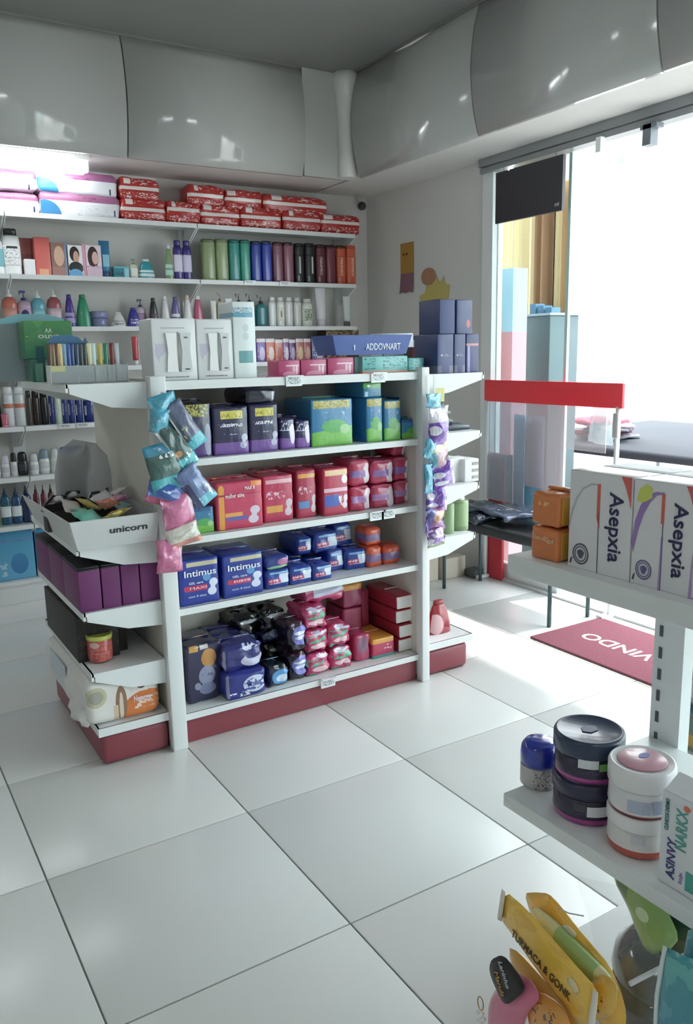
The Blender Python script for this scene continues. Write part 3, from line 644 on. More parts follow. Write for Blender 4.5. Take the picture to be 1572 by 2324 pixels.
# ---- on the wall and in the corner
sp = root('ceiling_sensor', 'small dark round sensor hanging from a short arm in the room corner', 'sensor', (2.36, 2.94, 2.475))
part('arm', tube([(-.06, -.02, 0), (-.02, -.02, -.05), (0, -.02, -.06)], .004), mat('#c8c2bc', .5), sp)
part('head', lathe([(.012, -.1), (.026, -.09), (.03, -.07), (.022, -.052), (.01, -.045)], 16), mat('#3a3532', .4), sp, (0, -.02, 0))
def poster():
    r = root('wall_poster', 'small mustard and mauve poster curling at the foot, stuck on the far wall', 'poster', (2.448, 2.505, 1.76))
    n = 8; vs = []
    for j in range(n+1):
        for i in range(5):
            t = j/n; vs.append((-.002-.02*max(0, .35-t)**1.2*2, .075-.15*i/4, .02+.33*t+(.012*(i % 2) if j == 0 else 0)))
    fs = [(j*5+i, j*5+i+1, (j+1)*5+i+1, (j+1)*5+i) for j in range(n) for i in range(4)]
    me = mesh(vs, fs, True)
    m = pm('#b98a2e', [('R', -1, 2, 0, .4, '#8d6370'), ('g', .95, 1.1, '#a06a40')], .6, 0)
    part('sheet', me, m, r)
    part('printed_dots', boxes((-.004, -.003, -.01, .01, .27, .285), (-.004, -.003, .03, .045, .27, .285)), mat('#5e3b22', .6), r)
    r = root('paper_cutout', 'yellow ragged paper cutout with a tan disc, stuck on the wall above the navy boxes', 'decoration', (2.447, 2.215, 1.50))
    ol = [(-.155, .03), (-.10, .06), (-.08, .0), (.10, .0), (.17, .30), (.12, .31), (.11, .36), (.06, .32), (.03, .37), (0, .33), (-.07, .33), (-.09, .27), (-.155, .25), (-.12, .2), (-.16, .13), (-.11, .11)]
    part('ragged_sheet', mesh(*prism([(-a, b) for a, b in ol], 'x', -.002, 0)), mat('#c9b75a', .7, bump=.2, bscale=20), r)
    part('disc', mesh(*prism([(.05+.075*math.cos(a*PI/12), .37+.055*math.sin(a*PI/12)) for a in range(24)], 'x', -.006, -.002)), mat('#b98560', .6, var=.1), r)
poster()

# ============================================================ GONDOLA
def T(*a): return a
GYF = .556
# ---- top deck
zt = GZ[0]
GT = 'goods on top of the gondola'
def devbox(label, x0, x1, h):
    r = carton(label, x0, x1, h, .56, zt, .13, pm('#e3e3e5', [('r', .2, .75, .84, .86, '#b8b8ba'), ('n', .05, .35, .3, .6, '#cfc9dc', 5, .5)], .4), 'white device boxes on the gondola', 'display_box', r=.004)
    w_ = x1-x0
    for k, c in enumerate((.42, .74)):
        pr = [(-.5, 0), (.5, 0), (.42, .35), (.36, .55), (.44, .8), (.5, 1), (-.5, 1), (-.42, .8), (-.34, .5), (-.42, .3)]
        part('moulded_device', mesh(*prism([((c-.5+.25*a)*w_, h*(.14+.62*b)) for a, b in pr], 'y', -.008, -.0)), mat('#f1f1f0' if k == 0 else '#d4d6d8', .3, coat=.3), r)
    part('painted_shadow', box((.56-.5)*w_, (.60-.5)*w_, -.001, 0, h*.14, h*.78), mat('#9a9a94', .6), r)  # flat grey strip painted as the shadow between the two devices
    for c in (.74,):
        part('badge', boxes(((c-.54)*w_, (c-.46)*w_, -.0095, -.008, h*.68, h*.70), ((c-.54)*w_, (c-.44)*w_, -.0095, -.008, h*.17, h*.19)), mat('#4c4e50', .4), r)
    letters('multi care trimmer set', r, .0, h*.06, w_*.6, h*.03, '#9b9b9d')
devbox('large white display box showing two pale devices, at the near end of the gondola top', -0.019,0.138,0.207)
devbox('second white display box showing two pale devices, next to the tall teal-banded one', 0.140,0.275,0.205)
carton('tall white box with a teal panel and blue printed lines, beside the device boxes', 0.275,0.361,0.265, .555, zt, .12, pm('#e4ebec', [('r', .2, .85, .2, .36, '#63a3a8'), ('R', .0, .9, .80, .86, '#7fb6cc'), ('n', .0, .9, .80, .93, '#4b93b4', 40, .5), ('e', .55, .55, .14, .05, '#cfd8da'), ('e', .55, .66, .14, .05, '#cfd8da')], .35), 'white device boxes on the gondola', 'display_box')
mg = pm('#c23a72', [('r', .35, .95, .62, .7, '#efd6e2'), ('e', .85, .35, .05, .3, '#f2c6da'), ('e', .72, .35, .05, .3, '#e7b4cb'), ('e', .5, .1, .3, .2, '#e591b4')], .35)
GM = 'magenta ampoule boxes on the gondola top'
carton('magenta ampoule box, the one nearest the tall teal-banded box', 0.456,0.547,0.059, .575, zt, .09, mg, GM)
carton('magenta ampoule box in the middle of the three', 0.550,0.663,0.060, .575, zt, .09, mg, GM)
carton('magenta ampoule box with a dark top line, next to the turquoise box', 0.664,0.781,0.064, .57, zt, .09, mg, GM)
part_ = root('shelf_mat', 'thin magenta promotional sheet lying on the gondola top beside the device boxes', 'sheet', (.39, .545, zt))
part('sheet', box(0, .25, 0, .2, 0, .0015), pm('#e6d3dc', [('R', -1, 2, -1, 2, '#d9b6c6')], .5), part_); part('front_fold', box(0, .25, -.0015, 0, -.004, .003), mat('#a82c5c', .4), part_)
tq = pm('#6fc6c2', [('n', .04, .3, .2, .9, '#2f7f84', 10, .56), ('n', .45, .98, .25, .95, '#1f6e78', 12, .55), ('R', 0, 1, 0, .14, '#e2a68f')], .35)
carton('wide turquoise box covered in small dark print, under the blue tray', 0.823,1.042,0.065, .575, zt, .17, tq, 'turquoise boxes on the gondola top')
carton('small turquoise box with a peach foot, at the far end of the gondola top', 1.064,1.143,0.055, .60, zt, .12, tq, 'turquoise boxes on the gondola top')
carton('grey-green box beside the wide turquoise one, behind the magenta boxes', 0.804,0.837,0.064, .60, zt, .1, mat('#8fc0bd', .4), 'turquoise boxes on the gondola top')
# blue tray
x0_, x1_, h_ = 0.711,1.039,0.066
tr_ = root('display_tray', 'deep blue flared display tray with white lettering, standing on the turquoise box', 'tray', ((x0_+x1_)/2, .585, zt+.072))
hw = (x1_-x0_)/2; ft = hw+.022
def quad_slab(a, b, c, d, t):                    # a flared panel of thickness t
    n = (Vector(b)-Vector(a)).cross(Vector(d)-Vector(a)).normalized()*t
    v = [tuple(Vector(p)) for p in (a, b, c, d)] + [tuple(Vector(p)+n) for p in (a, b, c, d)]
    return v, [(0, 3, 2, 1), (4, 5, 6, 7), (0, 1, 5, 4), (1, 2, 6, 5), (2, 3, 7, 6), (3, 0, 4, 7)]
H_ = .075
part('tray', mesh(*join(quad_slab((-hw, 0, 0), (hw, 0, 0), (ft, -.012, H_), (-ft, -.012, H_), .002), quad_slab((hw, .14, 0), (-hw, .14, 0), (-ft, .15, H_), (ft, .15, H_), .002),
    quad_slab((hw, 0, 0), (hw, .14, 0), (ft, .15, H_), (ft, -.012, H_), .002), quad_slab((-hw, .14, 0), (-hw, 0, 0), (-ft, -.012, H_), (-ft, .15, H_), .002), bx(-hw, hw, 0, .14, 0, .002))), mat('#14459f', .35, coat=.3), tr_)
letters('ADDOVNART', tr_, .05, .030, .165, .026, '#dfe8f4', y=-.0085)
letters('l', tr_, -.085, .028, .005, .02, '#dfe8f4', y=-.0085)

wb_ = carton('pale blue-white box with a navy side, standing behind the blue tray', 1.111,1.281,0.161, .86, zt, .09, pm('#cfe0ea', [('g', 0, 1, '#dfe8ee')], .4), 'boxes on the far side of the gondola top')
part('navy_edge', box(-.083, -.078, -.001, .09, .0, .12), mat('#27407f', .4), wb_)
bottle('small bottle with a black dropper cap behind the brown box', 1.303,1.338,0.162, .89, 1.30, 'wedge', '#cfcfd4', '#1c1c1f', 'dropper bottles behind the gondola top')
carton('brown and red box beside the blue tray', 1.227,1.290,0.112, .80, 1.30, .07, pm('#6b4a45', [('r', 0, .35, 0, 1, '#b04a55')]), 'boxes on the far side of the gondola top')
carton('mustard yellow box next to the navy boxes', 1.295,1.369,0.107, .80, 1.30, .08, pm('#c9b83a', [('e', .15, .2, .25, .5, '#f4f0cc')]), 'boxes on the far side of the gondola top')
bottle('black-capped bottle standing above the mustard yellow box', 1.378,1.419,0.165, .89, 1.30, 'wedge', '#2a2a2c', '#151517', 'dropper bottles behind the gondola top')
# navy boxes on the far end cap
nv = pm('#3a4677', [('R', 0, 1, 0, .2, '#6a6d86'), ('e', .5, .12, .25, .18, '#39427a'), ('n', .2, .8, .45, .5, '#d7dcec', 9, .5)], .45)
nv2 = pm('#3c4879', [('r', .12, .3, .0, .72, '#a9a2d6'), ('R', 0, 1, .7, .76, '#c98a8a')], .45)
NB = 'navy boxes on the far end shelving'; zc = 1.300
carton('tall navy box of the lower row, directly above the far purple sachet strip', 1.169,1.254,0.160, .545, zc, .16, nv, NB)
carton('tall navy box in the middle of the navy stack', 1.257,1.318,0.160, .545, zc, .16, nv, NB)
carton('tall navy box with lilac stripes, nearest the doorway', 1.333,1.403,0.160, .56, zc, .14, nv2, NB)
nz_ = 1.169,1.254,0.160
carton('navy box lying on top of the stack, below the yellow paper cutout', 1.184,1.265,0.139, .55, zc+nz_[2], .14, mat('#3b4778', .45), NB)
carton('upper navy box with a small red print, on top of the stack beside the doorway', 1.272,1.358,0.138, .55, zc+nz_[2], .14, pm('#3b4778', [('e', .75, .3, .12, .12, '#c85a5f')]), NB)

# ---- goods on the shelf just under the deck
z = GZ[1]; NP = 'navy and purple pad packs under the deck'; TP = 'teal and green pad packs under the deck'
def navy_p(lab=True, extra=()):
    L_ = [('R', 0, 1, 0, .27, '#7d54a8'), *PAD(.83, .28, .14, '#b6b9d6'), ('n', .15, .8, .58, .64, '#e8e8f4', 26, .5), ('n', .3, .7, .42, .5, '#9a9ac0', 9, .56)]
    if lab: L_ += [('r', .22, .82, .74, .9, '#d8c93a'), ('n', .25, .8, .76, .84, '#8a7a20', 18, .56)]
    return pm('#2a2850', L_ + list(extra), .22, .5, .1)
carton('purple pad pack with a wide mustard strip along its top, behind the teal sachets', 0.046,0.181,0.195, .565, z, .2, pm('#2b2a4e', [('R', 0, 1, 0, .3, '#5b3f86'), ('e', .85, .32, .1, .28, '#8f93b0'), ('R', .0, .86, .72, .93, '#b5ad45'), ('n', 0, .9, .72, .93, '#4c4a24', 26, .52), ('R', 0, 1, .93, 1.1, '#17171f')], .22, .5, .1), NP, 'pad_pack', 'pads', r=.01, puff=.004, wr=.003)
p_ = carton('navy and purple pad pack with a bright yellow label and white script', 0.183,0.321,0.173, .56, z, .2, navy_p(), NP, 'pad_pack', 'pads', r=.008, puff=.003, wr=.002, txt=[('Intimus', .55, .62, .55, .07, '#e9e9f4')])
carton('navy and purple pad pack with a yellow label, under the folded dark one', 0.324,0.441,0.176, .56, z, .2, navy_p(), NP, 'pad_pack', 'pads', r=.008, puff=.003, wr=.002)
nh = 0.324,0.441,0.170
carton('black-blue glossy pad pack lying folded on top of a yellow-labelled pack', nh[0], nh[1], 1.276-z-nh[2], .58, z+nh[2], .2, pm('#1e1c38', [('r', .85, .96, .3, .7, '#cfcfe6')], .2, .6), NP, 'pad_pack', 'pads', r=.012, puff=.004, wr=.004)
sw = pm('#2b2a58', [('R', 0, 1, 0, .38, '#8a5ab0'), ('n', .1, .8, .62, .9, '#dcdcf0', 9, .55), ('r', .05, .6, .6, .62, '#dcdcf0'), ('e', .75, .5, .16, .3, '#e4d4ec')], .22, .5, .1)
carton('small navy and purple pad pack with a white script, beside the yellow-labelled packs', 0.448,0.515,0.119, .565, z, .2, sw, NP, 'pad_pack', 'pads', r=.01, puff=.004, wr=.002)
carton('small navy and purple pad pack next to the teal packs', 0.516,0.579,0.110, .565, z, .2, sw, NP, 'pad_pack', 'pads', r=.01, puff=.004, wr=.002)
tg = lambda lab: pm('#2b7fb0', [('s', .3, .12, '#6fbf3a'), ('e', .55, .42, .3, .14, '#4fae4e'), ('e', .8, .35, .12, .1, '#9ccf8a'), ('n', .2, .8, .6, .72, '#8fc4dc', 7, .55)] + ([('r', .06, .92, .8, .96, '#c2b548'), ('n', .06, .92, .8, .96, '#8e8433', 22, .52)] if lab else [('R', 0, 1, .82, 1.1, '#2b5f97')]), .25, .4, .08)
carton('wide teal and green pad pack with a dull gold strip', 0.580,0.765,0.180, .56, z, .22, tg(1), TP, 'pad_pack', 'pads', r=.006, puff=.002, wr=.001)
carton('tall teal and green pad pack beside the wide one', 0.829,0.907,0.176, .56, z, .22, tg(1), TP, 'pad_pack', 'pads', r=.006, puff=.002, wr=.001)
th_ = 0.829,0.907,0.176
carton('teal pack with a green top laid across the tall one, touching the deck', th_[0]-.01, th_[1], 1.278-z-th_[2], .565, z+th_[2], .22, pm('#2a7da0', [('r', 0, 1, .62, 1, '#58ad4c'), ('e', .3, .75, .08, .08, '#e8f2e0'), ('r', .1, .25, .1, .4, '#a8d2e2')], .25, .4, .08), TP, 'pad_pack', 'pads', r=.006, puff=.002)
carton('teal and green pad pack with a white-edged gold label', 0.913,0.996,0.162, .56, z, .2, tg(1), TP, 'pad_pack', 'pads', r=.006, puff=.002)
carton('blue-green pad pack standing in the second row behind the small one', 1.056,1.132,0.166, .66, z, .18, tg(0), TP, 'pad_pack', 'pads', r=.006, puff=.002)
carton('small blue-green pad pack at the far end of its shelf', 1.007,1.106,0.081, .57, z, .08, tg(0), TP, 'pad_pack', 'pads', r=.006, puff=.002)

# ---- pink shelf
z = GZ[2]; PK = 'crimson pad packs on the third gondola shelf'
def pinkp(k):
    b = '#c5305a' if k % 2 else '#b82c50'
    return pm(b, [*PAD(.82, .3, .17, '#d9c4d2'), ('r', .1, .62, .22, .36, ('#6b73c0', '#e8a23c', '#5a8fd0')[k % 3]), ('n', .1, .7, .5, .66, '#f0c8d8', 14, .54), ('r', .1, .95, .82, .9, ('#e9a83c', '#e8b0b8')[k % 2])], .25, .4, .1)
p_ = carton('crimson pad pack with a yellow vertical ribbon and orange corner, the largest in front', 0.180,0.364,0.176, .56, z, .2, pm('#cf3560', [('r', .06, .17, 0, .8, '#f0a52c'), ('e', .115, .84, .06, .09, '#f0a52c'), *PAD(.8, .28, .17, '#dccbdc'), ('r', .2, .65, .2, .28, '#6a5fb4'), ('r', .18, .55, .28, .36, '#f0a03c'), ('r', .75, .98, .86, .97, '#f08a3c'), ('R', 0, 1, .7, .74, '#b82a50')], .25, .4, .08), PK, 'pad_pack', 'pads', r=.007, puff=.002, wr=.002)
letters('mulher ativa', p_, -.02, .125, .075, .016, '#f6e6ee', y=-.004); letters('MAX 8', p_, .04, .148, .04, .012, '#ffffff', y=-.004)
carton('crimson pad pack with a grey pad shape, beside the yellow-ribboned one', 0.380,0.506,0.179, .585, z, .2, pinkp(1), PK, 'pad_pack', 'pads', r=.007, puff=.002, wr=.002)
carton('narrow crimson pad pack with a sky blue stripe, third along the shelf', 0.520,0.606,0.189, .58, z, .2, pinkp(2), PK, 'pad_pack', 'pads', r=.009, puff=.003, wr=.002)
carton('narrow crimson pad pack with a pale yellow top band and blue print', 0.624,0.738,0.187, .56, z, .2, pm('#c22e52', [('r', .1, 1, .84, .95, '#f0c890'), ('e', .85, .75, .12, .09, '#f4f4f8'), ('r', .05, 1, .5, .58, '#f0c0d6'), ('n', .1, .75, .2, .45, '#e8e8f4', 10, .5), ('r', .06, .6, .2, .44, '#4a66c0'), *PAD(.86, .28, .14, '#e6e0ea')], .25, .4, .08), PK, 'pad_pack', 'pads', r=.007, puff=.002)
stk = ((794, 842, 1100, 'beside the blue printed pack'), (844, 898, 1096, 'third from the far end'), (896, 930, 1088, 'at the far end'))
ph = (0.752,0.851,0.104, 0.859,0.970,0.099, 0.986,1.067,0.099)
for k, s_ in enumerate(stk):
    x0, x1, hh = ph[3*k:3*k+3]; yy = (.57, .575, .60)[k]
    for lv in (0, 1):
        carton(('lower' if lv == 0 else 'upper') + ' small crimson pad pack of the stack ' + s_[3], x0, x1, hh-.003, yy, z+lv*hh, .17, pm('#bf3058', [('e', .8, .45, .2, .4, '#e0cfda'), ('r', .1, .7, .35, .6, '#8a62ac' if lv else '#b07ab8'), ('r', 0, 1, .86, .93, '#d9688a')], .25, .45, .15), PK, 'pad_pack', 'pads', r=.016, puff=.005, wr=.004)
carton('crimson pad pack lying on the back row above the blue-striped one', .44, .60, .06, .68, z+.115, .17, pinkp(1), PK, 'pad_pack', 'pads', r=.01, puff=.003, wr=.003)
carton('third crimson pack crowning the stack at the far end', ph[6]+.01, ph[7], .05, .62, z+2*ph[8], .15, pm('#bf3058', [('e', .8, .4, .2, .4, '#e0cfda')], .25, .45, .15), PK, 'pad_pack', 'pads', r=.016, puff=.004, wr=.004)
carton('teal and green pad pack behind the teal sachet, alone on the crimson shelf', 0.088,0.174,0.097, .57, z, .14, tg(0), TP, 'pad_pack', 'pads', r=.006, puff=.002)

# ---- blue shelf
z = GZ[3]; BP = 'blue pad packs on the fourth gondola shelf'
def bluep(): return pm('#1e3a9e', [*PAD(.82, .36, .17, '#d5dcf2'), ('r', .14, .68, .32, .43, '#d0285a'), ('e', .17, .375, .06, .055, '#d0285a'), ('e', .68, .58, .1, .08, '#4f9ad4'), ('r', .2, .96, .83, .92, '#c9bf9a')], .28, .4, .06)
def bigblue(label, x0, x1, h, y, s):
    r = carton(label, x0, x1, h, y, z, .2, bluep(), BP, 'pad_pack', 'pads', r=.008, puff=.002, wr=.002); w_ = x1-x0
    letters('Intimus', r, .02*w_, h*.70, w_*.8, h*.14, '#f2f4fa', y=-.0045)
    letters(s, r, -.05*w_, h*.375, w_*.42, h*.05, '#ffd9e6', y=-.0045); letters('GEL care', r, -.1*w_, h*.49, w_*.36, h*.05, '#e4e8f6', y=-.0045)
    letters('com 8 abas', r, -.08*w_, h*.2, w_*.45, h*.045, '#c9d2ee', y=-.0045)
bigblue('large blue pad pack lettered in white, at the near end of the blue shelf', 0.019,0.170,0.169, .545, 'MAXI')
bigblue('large blue pad pack lettered in white, second on the blue shelf beside the near-end pack', 0.186,0.349,0.162, .548, 'suave')
def blue_s(k): return pm('#22409c', [('r', .55, .95, .3, .72, '#d3ddf0'), ('r', .12, .6, .3, .52, '#c23a6a'), ('n', .15, .6, .3, .5, '#f0d0dc', 12, .52), ('r', .2, .9, .74, .82, '#79b4e0'), ('s', .06, .06, '#2a55b8')], .25, .45, .12)
bs = (0.364,0.464,0.076, 0.469,0.565,0.072, 0.569,0.659,0.065, 0.684,0.762,0.090, 0.759,0.854,0.084)
bl_ = ('small blue pad pack under the teal-marked one, next to the large lettered pack', 'small blue pad pack with a red square, second of the low front row', 'small blue pad pack with a red square, third of the low front row', 'small blue pad pack half behind, between the front row and the far one', 'small blue pad pack turned slightly, nearest the orange packs')
for k in range(5):
    x0, x1, hh = bs[3*k:3*k+3]
    carton(bl_[k], x0, x1, hh, (.56, .56, .56, .64, .62)[k], z, .16, blue_s(k), BP, 'pad_pack', 'pads', r=.013, puff=.004, wr=.003, tilt=(0, 0, 0, .05, -.12)[k])
carton('small blue pad pack with a pale green wave and pink oval, stacked on another', bs[0], bs[1], .052, .56, z+bs[2], .18, pm('#2b3f90', [('e', .75, .55, .25, .22, '#b86a9a'), ('e', .6, .12, .55, .2, '#9ccf9a'), ('r', .9, .99, .6, 1, '#e8eef6')], .25, .45, .1), BP, 'pad_pack', 'pads', r=.013, puff=.004, wr=.003)
ub = ((.56, .63, .075, .67, 'second-row blue pad pack with a white square, seen above the low front row'), (.635, .745, .085, .66, 'second-row blue pad pack with a red and sky blue print'), (.75, .84, .10, .70, 'dark blue pad pack highest at the back of the second row'))
for x0, x1, hh, yy, lb_ in ub:
    carton(lb_, x0, x1, hh, yy, z+.082, .16, blue_s(1), BP, 'pad_pack', 'pads', r=.013, puff=.004, wr=.003)
for k, (x0, x1, yy, hh) in enumerate(((.50, .62, .73, .08), (.625, .74, .73, .08), (.745, .85, .75, .08))):
    carton(('dark blue pad pack lying at the back behind the large lettered packs', 'dark blue pad pack lying at the back in the middle of the blue shelf', 'dark blue pad pack lying at the back toward the orange packs')[k], x0, x1, hh, yy, z, .12, pm('#1c2c78', [], .3, .4), BP, 'pad_pack', 'pads', r=.013, puff=.004, wr=.003)
og = pm('#e0552a', [('R', 0, 1, .28, .62, '#8a6a9c'), ('R', 0, 1, .62, .66, '#c24a2a')], .28, .4, .1); OG = 'orange pad packs on the blue shelf'
o3 = (0.854,0.924,0.089, 0.933,1.017,0.082)
carton('lower orange pad pack with a mauve band, next to the blue packs', o3[0], o3[1], o3[2], .60, z, .1, og, OG, 'pad_pack', 'pads', r=.015, puff=.003, wr=.002)
carton('lower orange pad pack with a mauve band, at the far end of the blue shelf', o3[3], o3[4], o3[5], .60, z, .1, og, OG, 'pad_pack', 'pads', r=.015, puff=.003, wr=.002)
carton('upper orange pad pack stacked on the lower two', (o3[0]*1.0+.0), o3[1]+.005, .075, .61, z+o3[2]+.002, .1, og, OG, 'pad_pack', 'pads', r=.015, puff=.003, wr=.002)

# ---- bottom shelf
z = GZ[4]; NV = 'dark diaper and pad packs on the bottom shelf'
carton('dark navy pack with an orange blob and a round grey moon on its front', 0.045,0.187,0.224, .60, z, .17, pm('#322f52', [('e', .62, .74, .2, .15, '#c9882e'), ('r', .12, .35, .88, 1, '#d09a40'), ('r', .4, .62, .9, 1, '#c9c4c4'), ('e', .55, .46, .22, .16, '#8f95b4'), ('e', .55, .24, .22, .1, '#7a7fa4'), ('e', .3, .3, .08, .06, '#8f95b4'), ('r', 0, .03, 0, .8, '#c8ccd4')], .25, .45, .1), NV, 'pad_pack', 'pads', r=.01, puff=.004, wr=.004, tilt=.04, txt=[('velo', .55, .47, .3, .06, '#2f3c60')])
carton('dark blue pack standing behind the near navy one', 0.189,0.306,0.209, .70, z, .15, pm('#26286a', [], .25, .45, .1), NV, 'pad_pack', 'pads', r=.012, puff=.004, wr=.004)
sh = 0.176,0.336,0.087
carton('navy baby pack with a white diaper picture, the upper of the front pair', sh[0], sh[1], .10, .56, z+.105, .17, pm('#2c2f78', [('e', .72, .38, .28, .22, '#c6cbe2'), ('e', .72, .56, .18, .14, '#2c2f78'), ('n', .5, .9, .7, .95, '#c6cbe6', 9, .5), ('r', 0, .1, 0, .8, '#8f94b8')], .25, .45, .15), NV, 'pad_pack', 'pads', r=.018, puff=.006, wr=.006)
carton('navy baby pack with a white lettered cloud, the lower of the front pair', sh[0], sh[1], .105, .54, z, .17, pm('#262f8a', [('e', .7, .5, .28, .28, '#c9d2ec'), ('n', .45, .95, .3, .7, '#3c50a0', 10, .52), ('n', .1, .6, .15, .3, '#e4e8f4', 9, .56), ('r', 0, .1, 0, 1, '#8f94b8')], .25, .45, .1), NV, 'pad_pack', 'pads', r=.014, puff=.005, wr=.004, txt=[('Mamis', .7, .5, .34, .2, '#3c50a0')])
blk = pm('#15161c', [('s', .28, .15, '#27306a'), ('e', .55, .3, .2, .14, '#9fb2d4'), ('e', .6, .75, .3, .05, '#d4dae4')], .15, .8, .25)
for (x0, x1, hh, yy, zz, lb_) in (
    (.30, .41, .13, .74, .12, 'glossy black pack lying high at the back beside the navy packs'),
    (.415, .52, .13, .72, .13, 'glossy black pack lying high at the back beside the magenta stack'),):
    carton(lb_, x0, x1, hh, yy, z+zz, .15, blk, NV, 'pad_pack', 'pads', r=.02, puff=.008, wr=.012)
for (x0, x1, yy, lb_) in ((.30, .41, .735, 'black pack on the bottom shelf underneath the glossy one at the navy side'), (.415, .52, .715, 'black pack on the bottom shelf underneath the glossy one at the magenta side')):
    carton(lb_, x0, x1, .118, yy, z, .15, blk, NV, 'pad_pack', 'pads', r=.02, puff=.005, wr=.006)
dk = pm('#1b2348', [('e', .6, .45, .4, .3, '#4fa0e0'), ('e', .65, .4, .28, .16, '#d4e4f6'), ('R', 0, 1, .8, 1.1, '#12202a')], .2, .6, .15)
carton('dark pack with a glowing light blue oval, in front between the navy and magenta packs', 0.362,0.447,0.087, .565, z, .15, dk, NV, 'pad_pack', 'pads', r=.014, puff=.005, wr=.005)
dv = 0.463,0.537,0.082
for lv in (0, 1):
    carton(('lower' if lv == 0 else 'upper') + ' black-violet pack with lilac stripes, leaning on the magenta and green stack', dv[0], dv[1], .115, .575, z+lv*.122, .15, pm('#221a2e', [('e', .65, .55, .42, .3, '#7f86d8'), ('e', .62, .5, .3, .06, '#dfe2f6'), ('e', .6, .64, .3, .05, '#e9ebf8'), ('R', 0, 1, .86, 1.1, '#4a2a3a')], .2, .6, .2), NV, 'pad_pack', 'pads', r=.018, puff=.006, wr=.008)
MG = 'magenta and green wavy packs on the bottom shelf'
def wav(k): return pm('#cc3a72', [('e', .3+.1*k, .62, .4, .14, '#4fb08a'), ('e', .62, .35, .38, .1, '#e9c4cc'), ('e', .4, .1, .5, .12, '#2f9a72'), ('e', .7-.1*k, .85, .3, .1, '#d4cfe6'), ('n', 0, 1, .0, 1, '#c0306a', 4, .56)], .22, .5, .2)
mw = 0.541,0.646,0.061; mw2 = 0.651,0.755,0.050
nm3 = ('lowest', 'middle', 'topmost')
for lv in range(3):
    carton(nm3[lv] + ' magenta and green wavy pack of the stack beside the lilac-striped packs', mw[0], mw[1], .088, .575+.01*lv, z+lv*.095, .16, wav(lv), MG, 'pad_pack', 'pads', r=.016, puff=.006, wr=.008)
    if lv < 2: carton(nm3[lv] + ' magenta and green wavy pack of the stack beside the orange-topped packs', mw2[0], mw2[1], .088, .585+.01*lv, z+lv*.095, .15, wav(2-lv), MG, 'pad_pack', 'pads', r=.016, puff=.006, wr=.008)
carton('loose magenta and white pack lying flat across the wavy stacks', mw[0]+.03, mw2[1]+.005, .055, .64, z+.285, .14, pm('#c9d6cf', [('e', .5, .5, .4, .3, '#cfd2ec'), ('R', 0, .25, 0, 1, '#c04a78'), ('s', .3, .2, '#cc3f76')], .22, .5, .2), MG, 'pad_pack', 'pads', r=.016, puff=.006, wr=.012)
MO = 'crimson packs with orange tops on the bottom shelf'
mo = pm('#c8305e', [('R', 0, 1, .74, 1.1, '#eda326'), ('R', 0, 1, 0, .16, '#3a9a92'), ('n', .5, .95, .35, .65, '#f4d6de', 8, .6)], .3, .35)
carton('crimson pack with an orange top and teal foot, in front of the magenta side packs', 0.860,0.973,0.086, .59, z, .2, mo, MO, 'pad_pack', 'pads', r=.006, puff=.002)
carton('crimson pack squeezed between the wavy stack and the orange-topped pack', 0.780,0.857,0.117, .60, z, .16, pm('#b83a66', [('e', .5, .6, .3, .3, '#8a5a7a')], .3, .4), MO, 'pad_pack', 'pads', r=.012, puff=.003, wr=.003)
carton('crimson pack with an orange top standing behind on the taller stack', .80, .90, .105, .72, z+.20, .14, pm('#9c2a58', [('R', 0, 1, .72, 1.1, '#e49a2e')], .3, .35), MO, 'pad_pack', 'pads', r=.01, puff=.003, wr=.003)
carton('plain crimson pack under the orange-topped one at the back', .80, .90, .195, .725, z, .14, mat('#a23058', .35), MO, 'pad_pack', 'pads', r=.01, puff=.003, wr=.003)
WM = 'crimson packs with white fronts stacked at the far end'
wm = pm('#b02c44', [('r', 0, 1, .1, .88, '#e9e6e4'), ('r', 0, 1, 0, .1, '#dba03a')], .3, .35)
w4 = 0.997,1.098,0.073
for lv in range(4):
    carton(('lowest', 'second lowest', 'third lowest', 'topmost')[lv] + ' crimson pack with a white front in the stack at the bottom shelf end', w4[0]-.012*(lv > 1), w4[1], .062, .59-.006*(lv % 2), z+lv*.065, .24, wm, WM, 'pad_pack', 'pads', r=.008, puff=.002, wr=.001)
carton('crimson pack bridging back from the white-fronted stack', .915, .96, .25, .76, z, .1, mat('#a02c48', .35), WM, 'pad_pack', 'pads', r=.008, puff=.002, wr=.001)

# ============================================================ NEAR END SHELVING
EX = 'goods on the near end shelving'
ez = (1.312, .785, .560, .345, .145)
# purple boxes
pu = pm('#6e2a66', [('g', 0, 1, '#7a2f70'), ('R', 0, 1, .96, 1.1, '#1f1c20')], .5, 0)
PUB = mat('#211d22', .5)
x4 = (-0.327,-0.253,0.147, -0.251,-0.187,0.138, -0.185,-0.121,0.136, -0.119,-0.050,0.133)
for row in range(3):
    for k in range(4):
        if row == 2 and k > 1: continue
        nmk = ('outermost', 'second outermost', 'third outermost', 'innermost')[k]
        if row == 0: lb = nmk + ' purple box with a black lid in the front row under the white tray'
        elif row == 1: lb = nmk + ' purple box with a black lid in the row behind, under the white tray'
        else: lb = nmk + ' dark purple box at the back corner of the end shelving'
        r = carton(lb, x4[3*k], x4[3*k+1], .148, .545+.225*row, ez[2], .222, pu, 'purple boxes on the near end shelving', 'gift_box', gap=.002, flap=False)
        part('lid', rbox(abs(x4[3*k+1]-x4[3*k])-.003, .22, .006, .001), PUB, r, (0, .001, .1475))
